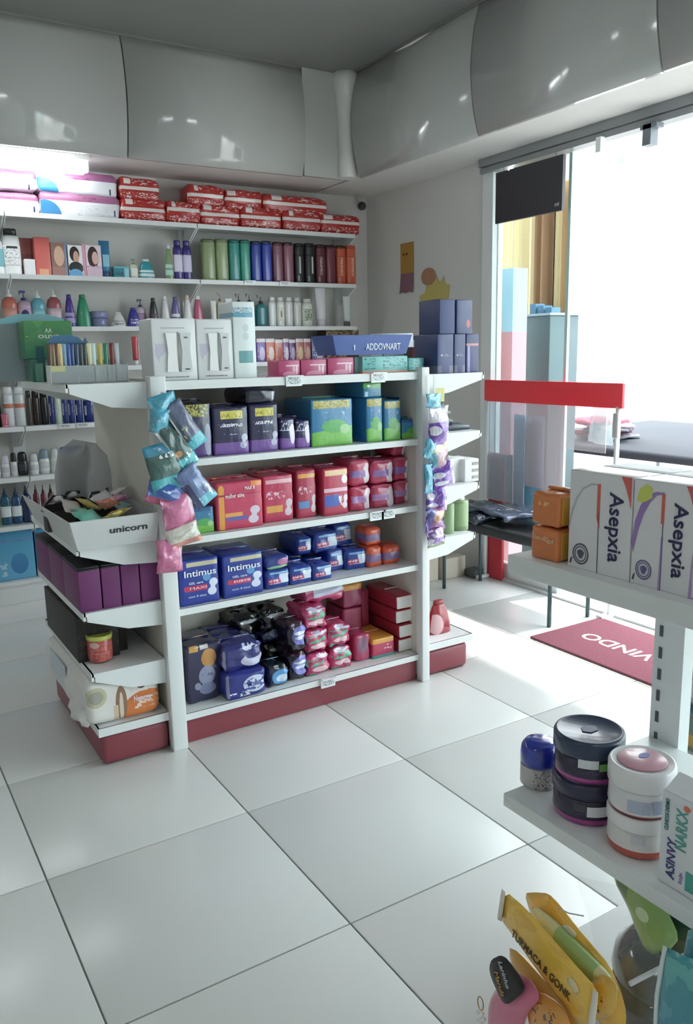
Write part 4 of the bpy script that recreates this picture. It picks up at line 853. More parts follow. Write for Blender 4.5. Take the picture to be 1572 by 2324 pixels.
# dark boxes and candle
c_ = carton('large brown-black box with worn faces on the shelf under the purple boxes', -.322, -.175, .165, .66, ez[3], .5, pm('#262220', [('n', 0, 1, 0, 1, '#3c352d', 6, .55)], .55, 0), EX, 'storage_box')
c_ = carton('brown-black box standing close behind the red candle', -.172, -.135, .15, .70, ez[3], .3, mat('#2f2722', .55), EX, 'storage_box')
cj = root('candle_jar', 'salmon red glass candle jar with a lime rim in front of the dark boxes', 'candle', (-0.248,0.651, ez[3]))
part('glass', lathe([(.034, 0), (.041, .006), (.043, .03), (.043, .085), (.041, .09)], 28), pm('#c4504a', [('n', 0, 1, .1, .8, '#d9746a', 9, .5), ('e', .2, .75, .16, .12, '#e3b4b0'), ('R', -1, 2, -.2, .05, '#2a1c1c')], .3, .5), cj)
part('rim', lathe([(.044, .083), (.045, .085), (.045, .098), (.041, .1), (.038, .094)], 28), mat('#c9cf4a', .35, coat=.4), cj)
part('wax', lathe([(.037, .085), (.037, .093), (.0, .094)], 20), mat('#1d1718', .5), cj)
# adult diaper bag
wp = root('diaper_bag', 'large sagging white diaper bag with an orange printed panel, on the lowest end shelf', 'diapers', (-.205, .545, ez[4]))
me_ = rbox(.262, .60, .168, .03, 10, .006, .006, 77, 3)
part('film_bag', me_, pm('#e7e3de', [('s', -.02, 0, '#ffffff'), ('e', .78, .16, .34, .42, '#e07a2c'), ('R', .0, .3, .0, .1, '#e7e3de'), ('e', .16, .62, .13, .2, '#c9c3a0'), ('e', .16, .62, .09, .13, '#a8a69a'), ('e', .46, .42, .07, .34, '#9b7158'), ('e', .46, .34, .025, .3, '#e2cdb8'), ('r', .36, .42, .08, .4, '#dcc3a2'), ('r', .02, .22, .04, .11, '#3f66a8'), ('n', .62, .95, .25, .45, '#f3d9cc', 12, .5), ('e', .72, .82, .09, .2, '#6d4a3c')], .4, .3, .1), wp)
letters('Plenitude', wp, .055, .108, .05, .012, '#f4e6dc', y=-.0135); letters('Noturna', wp, .06, .078, .06, .022, '#e9d6e4', y=-.0135)
part('gathered_corner', rbox(.05, .14, .07, .022, 5, .004, .012, 12), mat('#e0dedb', .4), wp, (-.125, .03, .0))
part('side_print', box(-.139, -.137, .25, .5, .06, .15), pm('#c9d4e0', [], .4), wp)
# the lettered tray
ty = root('sample_tray', 'big translucent white tray lettered unicorn, loaded with colourful sachets, on the end shelving', 'tray', (-.215, .50, ez[1]))
TM = mat('#d5d6d6', .35, alpha=.93)
def slab(a, b, c, d, t, m, nm, p): return part(nm, mesh(*quad_slab(a, b, c, d, t)), m, p)
slab((-.115, 0, 0), (.145, 0, 0), (.15, -.03, .10), (-.14, -.03, .10), .004, TM, 'front_panel', ty)
slab((-.115, .64, 0), (-.115, 0, 0), (-.14, -.03, .10), (-.15, .66, .095), .004, TM, 'side_panel', ty)
slab((.145, 0, 0), (.145, .64, 0), (.15, .66, .095), (.15, -.03, .10), .004, TM, 'side_panel', ty)
part('base', box(-.115, .145, 0, .64, 0, .004), TM, ty)
pr = [(-.06, 0), (.15, 0), (.15, .18), (.14, .24), (.10, .29), (.02, .31), (-.04, .27), (-.06, .18)]
part('header_panel', mesh(*prism(pr, 'y', .50, .506)), mat('#c2c5c8', .3, alpha=.6), ty, (0, 0, .0))
letters('unicorn', ty, .055, .058, .125, .022, '#26282a', loc=(.05, -.0235, .056), rot=(PI/2+.29, 0, 0))
tcol = (('#7fd0b4', 'mint'), ('#e6c94e', 'yellow'), ('#ef8a76', 'coral'), ('#6fc7b0', 'sea green'), ('#dfe0e2', 'white'), ('#e08ac0', 'pink'), ('#8fc9cf', 'pale teal'), ('#d7c9c4', 'beige'), ('#e8dada', 'off-white'), ('#f0d860', 'lemon'))
tpos = ((-.05, .12, .5), (-.02, .20, 1.2), (.02, .10, -.4), (-.06, .05, 2.0), (.05, .24, .3), (.06, .13, 1.0), (.09, .22, -.7), (-.08, .18, .2), (.11, .30, .9), (.03, .04, -1.1))
for k, ((cl, nm), (dx, dy, a)) in enumerate(zip(tcol, tpos)):
    o = part('soap_sachet', pouch(.07, .085, .022, 40+k, 6, 8), pm(cl, [('n', 0, 1, 0, 1, '#ffffff', 4, .62)], .3, .4), None, (-.215+dx, .50+dy, ez[1]+.098+.014*(k % 3)), (PI/2+.5*math.sin(k*2.1), .45*math.cos(k), a))
    tag(o, nm + ' sachet lying in the loose pile in the lettered tray', 'sachet', 'colourful sachets in the tray')
for k in range(4):
    o = root('hair_clip', ('black clip with a white head at the outer edge of the tray', 'black clip with a white head in the middle of the tray', 'plain black clip lying across the tray', 'brown-black clip at the back of the tray')[k], 'clip', (-.30+.065*k, .86+.06*(k % 2), ez[1]+.075), .4*k, 'black clips in the tray')
    part('jaw', mesh(*join(prism([(-.06, 0), (.05, 0), (.07, .012), (.03, .03), (-.05, .024)], 'y', -.018, .018), tube_vf([(-.05, 0, .02), (-.02, 0, .05), (.03, 0, .045)], .006))), mat('#1f1c1d' if k < 3 else '#46322c', .3, coat=.4), o)
    if k < 2: part('white_head', lathe([(.008, .03), (.018, .036), (.018, .046), (.008, .052)], 14), mat('#e6e8ea', .3), o)
    part('filling', box(-.05, .05, -.03, .03, -.072, -.002), mat('#4a4443', .7), o)
cc = carton('olive and grey carton with a black pen clipped on, behind the tray header', -.245, -.155, .245, 1.02, ez[1], .06, pm('#8f8a4e', [('R', 0, 1, -.1, .80, '#8c8884'), ('n', 0, 1, .8, 1, '#6f6b3c', 9, .5), ('n', 0, 1, .6, .8, '#6b6664', 8, .5)], .6, 0), EX, 'carton')
part('pen', tube([(.047, -.004, .17), (.047, -.004, .25)], .004), mat('#17171a', .3), cc)
# top: green bag, aqua sheet, pencil display
gx0, gx1, gh = -0.338,-0.166,0.217
gb_ = root('gift_box', 'green box with small white lettering over teal compartments, on the near end top shelf', 'box', ((gx0+gx1)/2, 1.0, ez[0])); gw = gx1-gx0
part('box', rbox(gw, .12, gh*.62, .004), pm('#3f9a4c', [('n', 0, 1, .2, 1, '#57a857', 2, .5), ('g', 1.0, 0.0, '#3d8a6a')], .35), gb_, (0, 0, gh*.38))
part('lower_box', rbox(gw*.62, .12, gh*.38, .004), mat('#3f7f6c', .35, coat=.2), gb_, (-gw*.10, 0, 0))
part('window', box(-gw*.28, -gw*.12, -.002, 0, gh*.32, gh*.58), mat('#2a5f66', .3), gb_)
for a in (-.34, -.14, .06): part('compartment', box(gw*a, gw*(a+.15), -.012, 0, .002, gh*.30), mat('#6aa08f', .3, coat=.3), gb_)
letters('AA', gb_, 0, gh*.84, .025, .016, '#e8f2e4', y=-.001); letters('ouvs', gb_, .0, gh*.74, .075, .013, '#e8f2e4', y=-.001); letters('-', gb_, -.075, gh*.74, .01, .002, '#e8e070', y=-.001)
gs = root('paper_wrap', 'aqua and grey wrapping folded over the back of the green box', 'paper', ((gx0+gx1)/2-.02, 1.125, ez[0]))
part('sheet', mesh(*prism([(-.15, 0), (.10, 0), (.11, gh+.012), (.04, gh+.03), (-.06, gh+.028), (-.12, gh+.01), (-.15, gh*.7)], 'y', 0, .01)), pm('#9aaab0', [('R', 0, 1, .85, 1.1, '#7fc0cc')], .4), gs)
dx0, dx1, dh = -0.337,-0.087,0.071
dp = root('lip_gloss_display', 'clear low display rack with a blue wavy back card, on the near end top shelf', 'display rack', ((dx0+dx1)/2, .62, ez[0])); dw = dx1-dx0
CL = mat('#c9d2d6', .15, coat=.5, alpha=.45)
part('front_wall', box(-dw/2, dw/2, 0, .003, 0, .058), CL, dp); part('rear_wall', box(-dw/2, dw/2, .06, .063, 0, .075), CL, dp)
part('base', box(-dw/2, dw/2, 0, .063, -.0, .003), mat('#e1e4e4', .3), dp)
for a in (-.5, -.16, .06, .22, .34, .5): part('divider', box(dw*a-.0015, dw*a+.0015, 0, .062, 0, .06), mat('#e9ecec', .25), dp)
part('price_strip', box(-dw/2, -dw*.32, -.002, 0, .04, .058), mat('#cfc98a', .5), dp)
part('back_card', mesh(*prism([(-dw*.46, .05), (dw*.04, .05), (dw*.06, .135), (dw*.03, .15), (-dw*.0, .135), (-dw*.06, .15), (-dw*.2, .158), (-dw*.38, .155), (-dw*.47, .13)], 'y', .064, .067)), mat('#3d73a0', .4), dp)
gl = (('#a9853a', '#5b4128', 'gold-brown', .03), ('#7c4a2c', '#8a6a40', 'brown', .075), ('#5a3422', '#6a4028', 'dark brown', .12), ('#dfa640', '#e6c070', 'amber', .165), ('#4f84a8', '#7d9fb8', 'steel blue', .215), ('#214f9c', '#2b5aa8', 'cobalt', .27), ('#1d3a8c', '#203a80', 'deep blue', .315), ('#16283a', '#27486a', 'blue-black', .375), ('#1a2022', '#2c4046', 'black', .43), ('#151d22', '#30383a', 'glossy black', .48), ('#d6c98a', '#e6dca4', 'pale gold', .54), ('#1f8a90', '#cfe6e2', 'teal', .595), ('#d9cf5a', '#c8b93c', 'yellow', .68), ('#8a1f34', '#1f8a62', 'wine with a green cap', .76), ('#c2202e', '#8a1a26', 'bright red', .84), ('#c42a3a', '#d5dadd', 'red with a silver cap', .91))
for a, b, nm, f in gl:
    bottle(nm + ' lip gloss tube standing in the clear display rack', dx0+dw*f-.009, dx0+dw*f+.009, .125, .645, ez[0]+.004, 'tube', b, a, 'lip glosses in the display rack', cat='lip gloss', name='lip_gloss', sy=1)
wt = (-0.148,-0.095,0.141, -0.088,-0.037,0.131)
bottle('large white tube with a sky blue lower band on the fourth wall shelf', wt[0], wt[1], wt[2], 2.78, SZ[3], 'tube', '#dfeaf0', '#5fb2d0', G4t)
bottle('white tube with a pink cap beside the sky blue banded one', wt[3], wt[4], wt[5], 2.78, SZ[3], 'tube', '#dfe6ea', '#e0708e', G4t)

# ============================================================ SACHET STRIPS
def strip(label, x, y, z0, items, m_):
    r = root('sachet_strip', label, 'sachets', (x, y, z0))
    for k, (px, pz, w_, h_, t_, a, mm, rz) in enumerate(items):
        part('sachet', pouch(w_, h_, t_, 60+k+int(x*10)), mm, r, (px-x, -.004*(k % 3)-.012, pz-z0), (0, a, rz))
    zs = [i[1] for i in items]
    part('hanging_tape', box(-.006, .006, -.002, 0, min(zs)-z0, 0), mat('#d9dcdc', .3), r)
    return r
aq = pm('#4fb3cc', [('n', 0, 1, 0, 1, '#c9eaf2', 5, .6), ('g', 0, 1, '#3aa3c4')], .15, .9, .3)
dgp = pm('#3d5f5c', [('R', -1, 2, -.1, .24, '#38b4c0'), ('e', .35, .35, .15, .06, '#c98a5a'), ('n', 0, 1, 0, .3, '#d4f2f2', 7, .6), ('R', -1, .14, .0, 1, '#b9c2c0')], .2, .8, .3)
bgp = pm('#66708f', [('R', -1, 2, -.1, .25, '#3cb6c6'), ('R', -1, .3, .2, 1, '#4d5a6a'), ('n', 0, 1, .25, .5, '#c9b98a', 5, .6), ('R', -1, .1, -.1, 1, '#c2c8cc')], .2, .8, .3)
blp = pm('#6f85b8', [('R', -1, 2, -.1, .25, '#63c0d6'), ('n', 0, 1, .1, .5, '#eef6fa', 4, .56), ('R', -1, .25, -.1, .7, '#45517c')], .18, .9, .3)
bpk = pm('#3f63b0', [('R', -1, 2, -.1, .3, '#a8476a'), ('n', .3, .9, .2, .7, '#bcd6f2', 4, .6)], .18, .9, .3)
pkp = pm('#d978a4', [('R', .85, 1.1, 0, 1, '#f2e4ec'), ('g', 1, 0, '#cf6a96')], .2, .7, .2)
crp = pm('#ded8cc', [('R', -1, 2, -.1, .3, '#d8907e')], .25, .5, .3)
SY = .455
strip('hanging strip of teal, blue and pink sachets on the near gondola post', -.03, SY, 1.28, (
    (-0.033,1.237, .095, .075, .03, -.25, aq, .1), (-0.051,1.188, .065, .075, .035, .1, aq, -.2),
    (0.034,1.169, .075, .17, .03, -.55, bgp, 0), (0.002,1.105, .085, .18, .032, -.5, dgp, .1),
    (-0.043,1.036, .12, .16, .03, -.18, pm('#3f6660', [('R', -1, 2, -.1, .3, '#2fa9b4'), ('R', -1, 2, .78, 1.1, '#2f8fae'), ('n', .3, .9, .7, .8, '#f2f6f6', 5, .55)], .2, .8, .3), 0),
    (0.060,0.963, .085, .15, .035, -.62, blp, .1), (-0.046,0.944, .13, .075, .03, .35, bpk, 0),
    (-0.005,0.880, .115, .12, .04, -.15, pkp, 0), (0.003,0.800, .12, .07, .035, -.25, crp, 0), (-0.045,0.736, .095, .115, .05, .03, pkp, 0)), None)
prp = pm('#7648b4', [('n', 0, 1, 0, 1, '#a98ad6', 4, .58), ('e', .2, .55, .2, .13, '#ece6f6'), ('e', .3, .2, .25, .1, '#dfe2ec'), ('R', .88, 1.1, 0, 1, '#f4f2f8')], .15, .9, .35)
prt = pm('#cfc8d4', [('R', -1, 2, -.1, .62, '#7a4cb6'), ('n', 0, 1, 0, .6, '#5f36a4', 4, .55), ('e', .2, .42, .2, .12, '#f0ecf8'), ('R', .88, 1.1, 0, 1, '#f6f4fa')], .15, .9, .35)
bep = pm('#c9a6b0', [('R', -1, .3, -.1, 1, '#62aec6'), ('R', -1, 2, .75, 1.1, '#d8cfa0'), ('n', .3, 1, 0, .6, '#b07a9c', 3, .5)], .15, .9, .35)
orp = pm('#9a5f96', [('e', .6, .6, .35, .25, '#e2a988'), ('R', -1, .25, 0, 1, '#5a62ae'), ('n', 0, 1, 0, .5, '#7a45ac', 4, .5)], .15, .9, .35)
cyp = pm('#6fc4e0', [('n', 0, 1, 0, 1, '#b8e6f4', 5, .58)], .2, .8, .2)
lop = pm('#8a64b4', [('n', 0, 1, 0, 1, '#e2d2e6', 4, .5), ('R', -1, 2, -.1, .15, '#6f9a5a')], .15, .9, .3)
strip('hanging strip of glossy purple sachets with a sky blue one on top', 1.10, SY+.02, 1.30, (
    (1.087,1.199, .075, .055, .02, 0, cyp, 0), (1.110,1.094, .105, .16, .045, -.08, prt, .1), (1.061,1.008, .05, .08, .02, .3, aq, 0),
    (1.110,0.968, .10, .11, .04, -.2, bep, 0), (1.133,0.897, .115, .10, .045, -.15, prp, .1), (1.056,0.888, .045, .12, .02, 0, aq, 0),
    (1.099,0.806, .105, .11, .045, .05, prp, -.1), (1.092,0.718, .10, .10, .045, 0, orp, .1), (1.092,0.640, .09, .075, .04, -.1, lop, 0)), None)

# ============================================================ FAR END SHELVING
FE = 'goods on the far end shelving'
xb = (1.237,1.288,0.148, 1.307,1.392,0.147)
bottle('pale green square bottle half behind the purple sachet strip', xb[0], xb[1], xb[2], .56, .612, 'can', '#8fae7c', '#e9efe6', FE, sy=.8)
bottle('pale green square bottle with a white cap in front of the bench', xb[3], xb[4], xb[5], .58, .612, 'can', '#86a56f', '#eef2ea', FE, '#93b07e', sy=.8)
wx = (1.275,1.361,0.105, 1.339,1.419,0.099)
carton('plain white carton behind the far purple strip', wx[0], wx[1], wx[2], .60, .83, .12, mat('#e6e8e6', .45), FE)
r = carton('white carton with three slots in its side, next to the doorway', wx[3], wx[4], wx[5], .57, .83, .14, mat('#e9ebea', .45), FE)
for k in range(3): part('slot', box(.002, (wx[4]-wx[3])*.46, -.002, 0, wx[5]*(.12+.3*k), wx[5]*(.26+.3*k)), mat('#a9aaa6', .6), r)
bk_ = root('folded_pouch', 'two dark grey folded pouches stacked on the far end shelf below the navy boxes', 'pouch', (1.27, .60, 1.057))
part('lower_pouch', rbox(.22, .14, .022, .01, 5, .003, .008, 5), mat('#3f4a55', .35), bk_, (0.02, 0, 0))
part('upper_pouch', rbox(.13, .12, .022, .01, 5, .003, .008, 6), mat('#49545f', .35), bk_, (-.03, 0, .026), (0, 0, .1))
pw = root('plastic_wad', 'crumpled clear plastic bag on the dark pouches beside the purple strip', 'plastic bag', (1.19, .57, 1.108))
part('film', rbox(.09, .07, .06, .025, 6, .0, .03, 9), mat('#cfdfe2', .15, coat=.6, alpha=.55), pw)
yc = root('shelf_card', 'small yellow card fixed on the far gondola post behind the sky blue sachet', 'card', (1.125, .50, 1.19))
part('card', box(0, .045, 0, .002, 0, .055), mat('#d9d27a', .5), yc)
rb_ = 1.184,1.310,0.148
bottle('glossy dark red bottle with a pink side on the lowest far end shelf', rb_[0], rb_[1], rb_[2], .60, .15, 'wedge', pm('#9e2a36', [('e', .25, .35, .3, .35, '#e0b0b4')], .2, .6), '#8f2430', FE, sy=.55)

bottle('tall white canister standing behind the dark red bottle', 1.12, 1.18, .34, .78, .15, 'can', '#e9efec', '#f2f4f2', FE)

# ============================================================ FOREGROUND SHELVING (faces -x)
NX = .10; UZ, LZ = 1.017, .53
ns = root('foreground_shelving', 'white metal shelving with a slotted post in the foreground, holding the cartons and jars', 'shelving', (NX, -1.03, 0))
part('shelf', rbox(.42, 1.0, .036, .003), METAL, ns, (.21, -1.0, UZ-.036))
part('shelf', rbox(.44, 1.0, .028, .003), METAL, ns, (.22, -1.0, LZ-.028))
part('shelf', rbox(.40, 1.0, .028, .003), METAL, ns, (.26, -1.0, .10))
part('upright', box(.44, .475, -.075, .0, 0, .978), METAL, ns)
part('upright', box(.44, .475, -1.0, -.925, 0, .978), METAL, ns)
sl = [bx(.438, .4405, -.022, -.014, .12+.05*k, .145+.05*k) for k in range(16)]
for s_ in sl: part('slot', mesh(*s_), mat('#55595a', .6), ns)
part('rear_shelf', rbox(.36, 1.0, .028, .003), METAL, ns, (.76, -.93, .392))
part('rear_shelf', rbox(.40, 1.0, .028, .003), METAL, ns, (.68, -1.0, UZ-.036))
# upper shelf: orange packs and lettered cartons
o_ = -1.064,-1.131,0.050
opk = lambda t: pm('#e07a2e', [('g', 0, 1, '#dd7a30'), ('n', .3, .8, .6, .8, '#f0b070', 4, .62)], .3, .5, .1)
for lv in (0, 1):
    r = carton(('lower orange soft soap pack with faint silver script' if lv == 0 else 'upper orange soft soap pack with a plain glossy front') + ' beside the lettered cartons', o_[0], o_[1], .060, .125, UZ+lv*.0635, .075, opk(lv), 'orange soap packs in the foreground', 'soap_pack', 'soap', face='x', r=.006, puff=.002, wr=.0015)
    part('yellow_end', rbox(.0012, .055, .05, .0004, 1), mat('#dfa528', .35, coat=.3), r, ((abs(o_[1]-o_[0]))/2+.001, .008, .004))
    if lv == 0: letters('Dermugyl', r, 0, .038, .05, .010, '#e9c9a0', y=-.0028, roll=.06)
wbx = carton('plain white carton tucked behind the orange packs', -1.095, -1.145, .105, .175, UZ, .06, mat('#e9e9e7', .45), 'cartons on the foreground shelf', 'carton', face='x')
as_ = (-1.150,-1.283,0.164, -1.284,-1.400,0.165)
def seal(r, cx, cz, s, col):
    for k, (a, b) in enumerate(((1, .86), (.74, .64))):
        n = 28; v = [(cx+s*q*math.cos(2*PI*i/n), y_, cz+s*1.05*q*math.sin(2*PI*i/n)) for y_ in (-.001, -.0004) for q in (a, b) for i in range(n)]
        f = [(i, (i+1) % n, n+(i+1) % n, n+i) for i in range(n)]
        part('seal_ring', mesh(v, f), mat(col, .5), r)
    part('seal_mark', mesh(*prism([(cx+s*.38*math.cos(a)*(1+.25*math.sin(3*a)), cz+s*.45*math.sin(a)) for a in [2*PI*i/16 for i in range(16)]], 'y', -.001, -.0004)), mat(col, .5), r)
def asep(label, y0, y1, k):
    w_ = abs(y1-y0)-.002; h = .172
    cor = '#dc5f56'
    r = carton(label, y0, y1, h, .13, UZ, .075, mat('#e6e3e6', .4, coat=.15), 'white lettered cartons in the foreground', 'soap_carton', 'box', face='x', r=.0018)
    # coloured corner, arch outline, stripe between the two faces
    def flat(nm, ol, col, y_=-.0007): return part(nm, mesh(*prism(ol, 'y', y_, -.0003)), mat(col, .45), r)
    flat('corner_print', [(w_*.33, h*.995), (w_*.49, h*.995), (w_*.49, h*.70), (w_*.45, h*.80), (w_*.40, h*.90)], cor)
    ar = [(-.50+.50*0, 0)]
    outer = [(-w_*.50, h*.40), (-w_*.46, h*.58), (-w_*.38, h*.73), (-w_*.28, h*.83), (-w_*.14, h*.885), (-w_*.04, h*.89), (-w_*.04, h*.875), (-w_*.14, h*.868), (-w_*.27, h*.81), (-w_*.36, h*.71), (-w_*.44, h*.56), (-w_*.49, h*.38)]
    if k == 0: flat('arch_line', outer[::1], '#b9babf')
    else:
        flat('arch_band', [(-w_*.50, h*.40), (-w_*.46, h*.60), (-w_*.38, h*.75), (-w_*.28, h*.85), (-w_*.14, h*.90), (-w_*.0, h*.905), (-w_*.0, h*.885), (-w_*.12, h*.87), (-w_*.22, h*.80), (-w_*.32, h*.68), (-w_*.40, h*.52), (-w_*.47, h*.30)], '#a07fc2')
        flat('lime_leaf', [(-w_*.44, h*.80), (-w_*.40, h*.90), (-w_*.30, h*.96), (-w_*.20, h*.93), (-w_*.19, h*.84), (-w_*.30, h*.795), (-w_*.38, h*.78)], '#d3d94f', -.0009)
        flat('lilac_edge', [(w_*.44, 0), (w_*.49, 0), (w_*.49, h*.5), (w_*.46, h*.3)], '#b59ad2')
        flat('lilac_stripe', [(-w_*.04, 0), (w_*.01, 0), (w_*.01, h*.5), (-w_*.02, h*.5)], '#b9a0d6')
    flat('coral_stripe', [(-w_*.035, h*(.55 if k == 0 else .62)), (w_*.012, h*.45 if k == 0 else h*.62), (w_*.012, h*.895), (-w_*.035, h*.885)], '#e0644f', -.0009)
    flat('fold_line', [(-w_*.005, 0), (w_*.003, 0), (w_*.003, h*.62), (-w_*.005, h*.62)], '#4b4c66', -.0011)
    letters('Asepxia', r, w_*.24, h*.49, h*.68, w_*.28, '#2e2a5a', y=-.001, roll=PI/2)
    seal(r, -w_*.28, h*.155, w_*.135, '#55566c' if k == 0 else '#6a6498')
    flat('small_mark', [(-w_*.47, h*.04), (-w_*.44, h*.04), (-w_*.42, h*.11), (-w_*.45, h*.09)], '#4b4c66')
    return r
asep('white soap carton lettered in navy with a thin grey arch, next to the orange packs', as_[0], as_[1], 0)
asep('white soap carton lettered in navy with a lilac arch and lime leaf', as_[3], as_[4], 1)
asep('white lettered soap carton cut off by the picture edge', as_[4]-.002, as_[4]-.122, 1)
for k in range(3): carton(('white carton behind the grey arched one', 'white carton behind the lilac arched one', 'white carton behind the one at the picture edge')[k], (as_[0], as_[3], as_[4]-.002)[k], (as_[1], as_[4], as_[4]-.122)[k], .171, .208, UZ, .075, mat('#e4e4e6', .45), 'white cartons in the second foreground row', 'soap_carton', face='x')
# lower shelf: jars
def jar(name, label, u, r, h, body, lid, lh, grp=None, z=LZ, band=None, dome=False, xtra=None, seg=40):
    R_ = root(name, label, 'jar', (u[0], u[1], z), 0, grp)
    hb = h-lh
    part('body', lathe([(r*.86, 0), (r*.96, .004), (r, .012), (r*.985, hb*.5), (r*.97, hb-.004), (r*.9, hb)], seg), body, R_)
    if dome: pr = [(r*1.0, hb), (r*1.04, hb+.003), (r*1.04, hb+lh*.45), (r*.98, hb+lh*.75), (r*.8, hb+lh*.94), (r*.45, h), (r*.01, h)]
    else: pr = [(r*1.0, hb), (r*1.03, hb+.002), (r*1.03, h-.006), (r*.99, h-.001), (r*.93, h), (r*.88, h-.002), (r*.01, h-.002)]
    part('lid', lathe(pr, seg), lid, R_)
    if band:
        for nm, m_, z0, z1, k in band: part(nm, lathe([(r*k, z0*hb), (r*k+.0006, z0*hb+.0005), (r*k+.0006, z1*hb-.0005), (r*k, z1*hb)], seg), m_, R_)
    return R_
rz_ = PI/2
jar('cream_jar', 'small jar with a glossy royal blue domed lid and a speckled white label', (0.188,-1.040), .037, .094, mat('#dfe2e8', .3), mat('#1a35b4', .15, .6, coat=.8), .048, 'jars on the foreground shelf', band=[('label', pm('#c9c5c2', [('n', -1, 2, -1, 2, '#6a655f', 16, .56)], .5, 0), .05, .95, 1.004)], dome=True)
dkl = mat('#2a3a58', .3, .5, coat=.3); dkb = pm('#2a2040', [('R', -1, 2, -.1, .28, '#b03c92'), ('n', -1, 2, .3, .6, '#3f2f5a', 4, .5)], .25, .4)
dc = (0.189,-1.163)
def patches(R_, r, items):
    for a0, a1, z0, z1, col in items:
        n = 6; vs = []; 
        for q in (1.004, 1.012):
            for zz in (z0, z1):
                for i in range(n+1):
                    a = math.radians(a0+(a1-a0)*i/n); vs.append((r*q*math.cos(a), r*q*math.sin(a), zz))
        k = n+1; fs = [(2*k+i, 2*k+i+1, 3*k+i+1, 3*k+i) for i in range(n)]
        part('label_patch', mesh(vs, fs), mat(col, .45), R_)
j1 = jar('cream_jar', 'lower dark violet jar with a magenta foot and white label patch, under the slate-lidded one', dc, .063, .082, dkb, mat('#272548', .3, coat=.3), .03, 'jars on the foreground shelf')
patches(j1, .063, [(222, 255, .022, .042, '#e6e4ea'), (258, 280, .018, .034, '#6aa04a'), (200, 221, .03, .045, '#4a4652')])
j2 = jar('cream_jar', 'upper dark violet jar with a broad slate blue lid, stacked on its twin', dc, .063, .084, dkb, dkl, .034, 'jars on the foreground shelf', z=LZ+.0825)
patches(j2, .063, [(205, 238, .034, .054, '#dfe0e4'), (239, 262, .03, .044, '#72b04e'), (275, 300, .034, .054, '#c9cfd0')])
part('lid_emblem', mesh(*prism([(.018*math.cos(a*PI/3), .014*math.sin(a*PI/3)) for a in range(6)], 'z', .0825, .0832)), mat('#33466a', .4), j2)
cr_ = (0.180,-1.289)
crb = pm('#e3dfdc', [('R', -1, 2, -.1, .34, '#c9543f'), ], .3, .3); crl = mat('#eceaea', .3, coat=.3)
j3 = jar('cream_jar', 'lower white cream jar with an orange-red foot and green label patch', cr_, .054, .076, crb, crl, .026, 'jars on the foreground shelf')
patches(j3, .054, [(262, 280, .014, .026, '#cf5a54'), (284, 312, .016, .030, '#5aa85c'), (205, 230, .03, .045, '#cfd0d4')])
j4 = jar('cream_jar', 'upper white cream jar with a pink lid disc, stacked beside the dark jars', cr_, .055, .086, pm('#e2dfe2', [('R', -1, 2, -.1, .14, '#a8302c')], .3, .3), crl, .038, 'jars on the foreground shelf', z=LZ+.0765)
patches(j4, .055, [(240, 300, .012, .036, '#aab4cc'), (196, 236, .012, .034, '#b6bfd6')])
part('lid_disc', lathe([(.040, .0835), (.042, .0855), (.040, .0865), (.001, .0865)], 36), mat('#cf8fa0', .3, coat=.4), j4)
part('lid_emblem', mesh(*prism([(.012*math.cos(a*PI/8)+.012, .007*math.sin(a*PI/8)+.006) for a in range(16)], 'z', .0866, .0873)), mat('#5a6cb4', .4), j4)
sb = -1.371,-1.475,0.237
bxw = root('lotion_carton', 'tall white carton with vertical purple and teal lettering, beside the stacked cream jars', 'box', (.125, (sb[0]+sb[1])/2, LZ), -PI/2)
sw_ = abs(sb[1]-sb[0]); 
part('board', rbox(sw_, .07, .165, .004), mat('#e3e4e8', .4, coat=.15), bxw)
part('flap', mesh(*prism([(0, .165), (.035, .185), (.07, .165)], 'x', -sw_*.45, sw_*.45)), mat('#e6e6ea', .4), bxw)
letters('ASINVY', bxw, -sw_*.27, .052, .07, .016, '#3c3a86', y=-.001, roll=-PI/2); letters('NARKX', bxw, -sw_*.12, .110, .07, .02, '#4aa9a0', y=-.001, roll=-PI/2)
letters('CLINICOS DERMO', bxw, -sw_*.38, .125, .055, .007, '#2a7f80', y=-.001, roll=-PI/2); letters('loja', bxw, -sw_*.08, .028, .02, .008, '#9a86c4', y=-.001, roll=-PI/2)
part('teal_panel', box(.0, sw_*.35, -.001, 0, .012, .045), mat('#35a79a', .4), bxw); part('orange_dot', mesh(*prism([(-.005+.006*math.cos(a), .15+.005*math.sin(a)) for a in [PI*i/6 for i in range(12)]], 'y', -.001, 0)), mat('#e0764a', .4), bxw)
# rear side jars seen past the post
for lv, (lb_, hh) in enumerate((('lower green glass gel jar with a yellow band, seen past the slotted post', .12), ('upper green glass gel jar with a dark teal lid, seen past the slotted post', .155))):
    jr = jar('gel_jar', lb_, (.79, -1.015), .058, hh, mat('#6f8a7c', .15, .6, coat=.6), mat('#1f5a62', .25, coat=.4), .03, 'green gel jars behind the post', z=.4205+lv*.1205, band=[('label', mat('#d3a02c', .4) if lv == 0 else mat('#b8c2b4', .35), .15, .5, 1.004)])

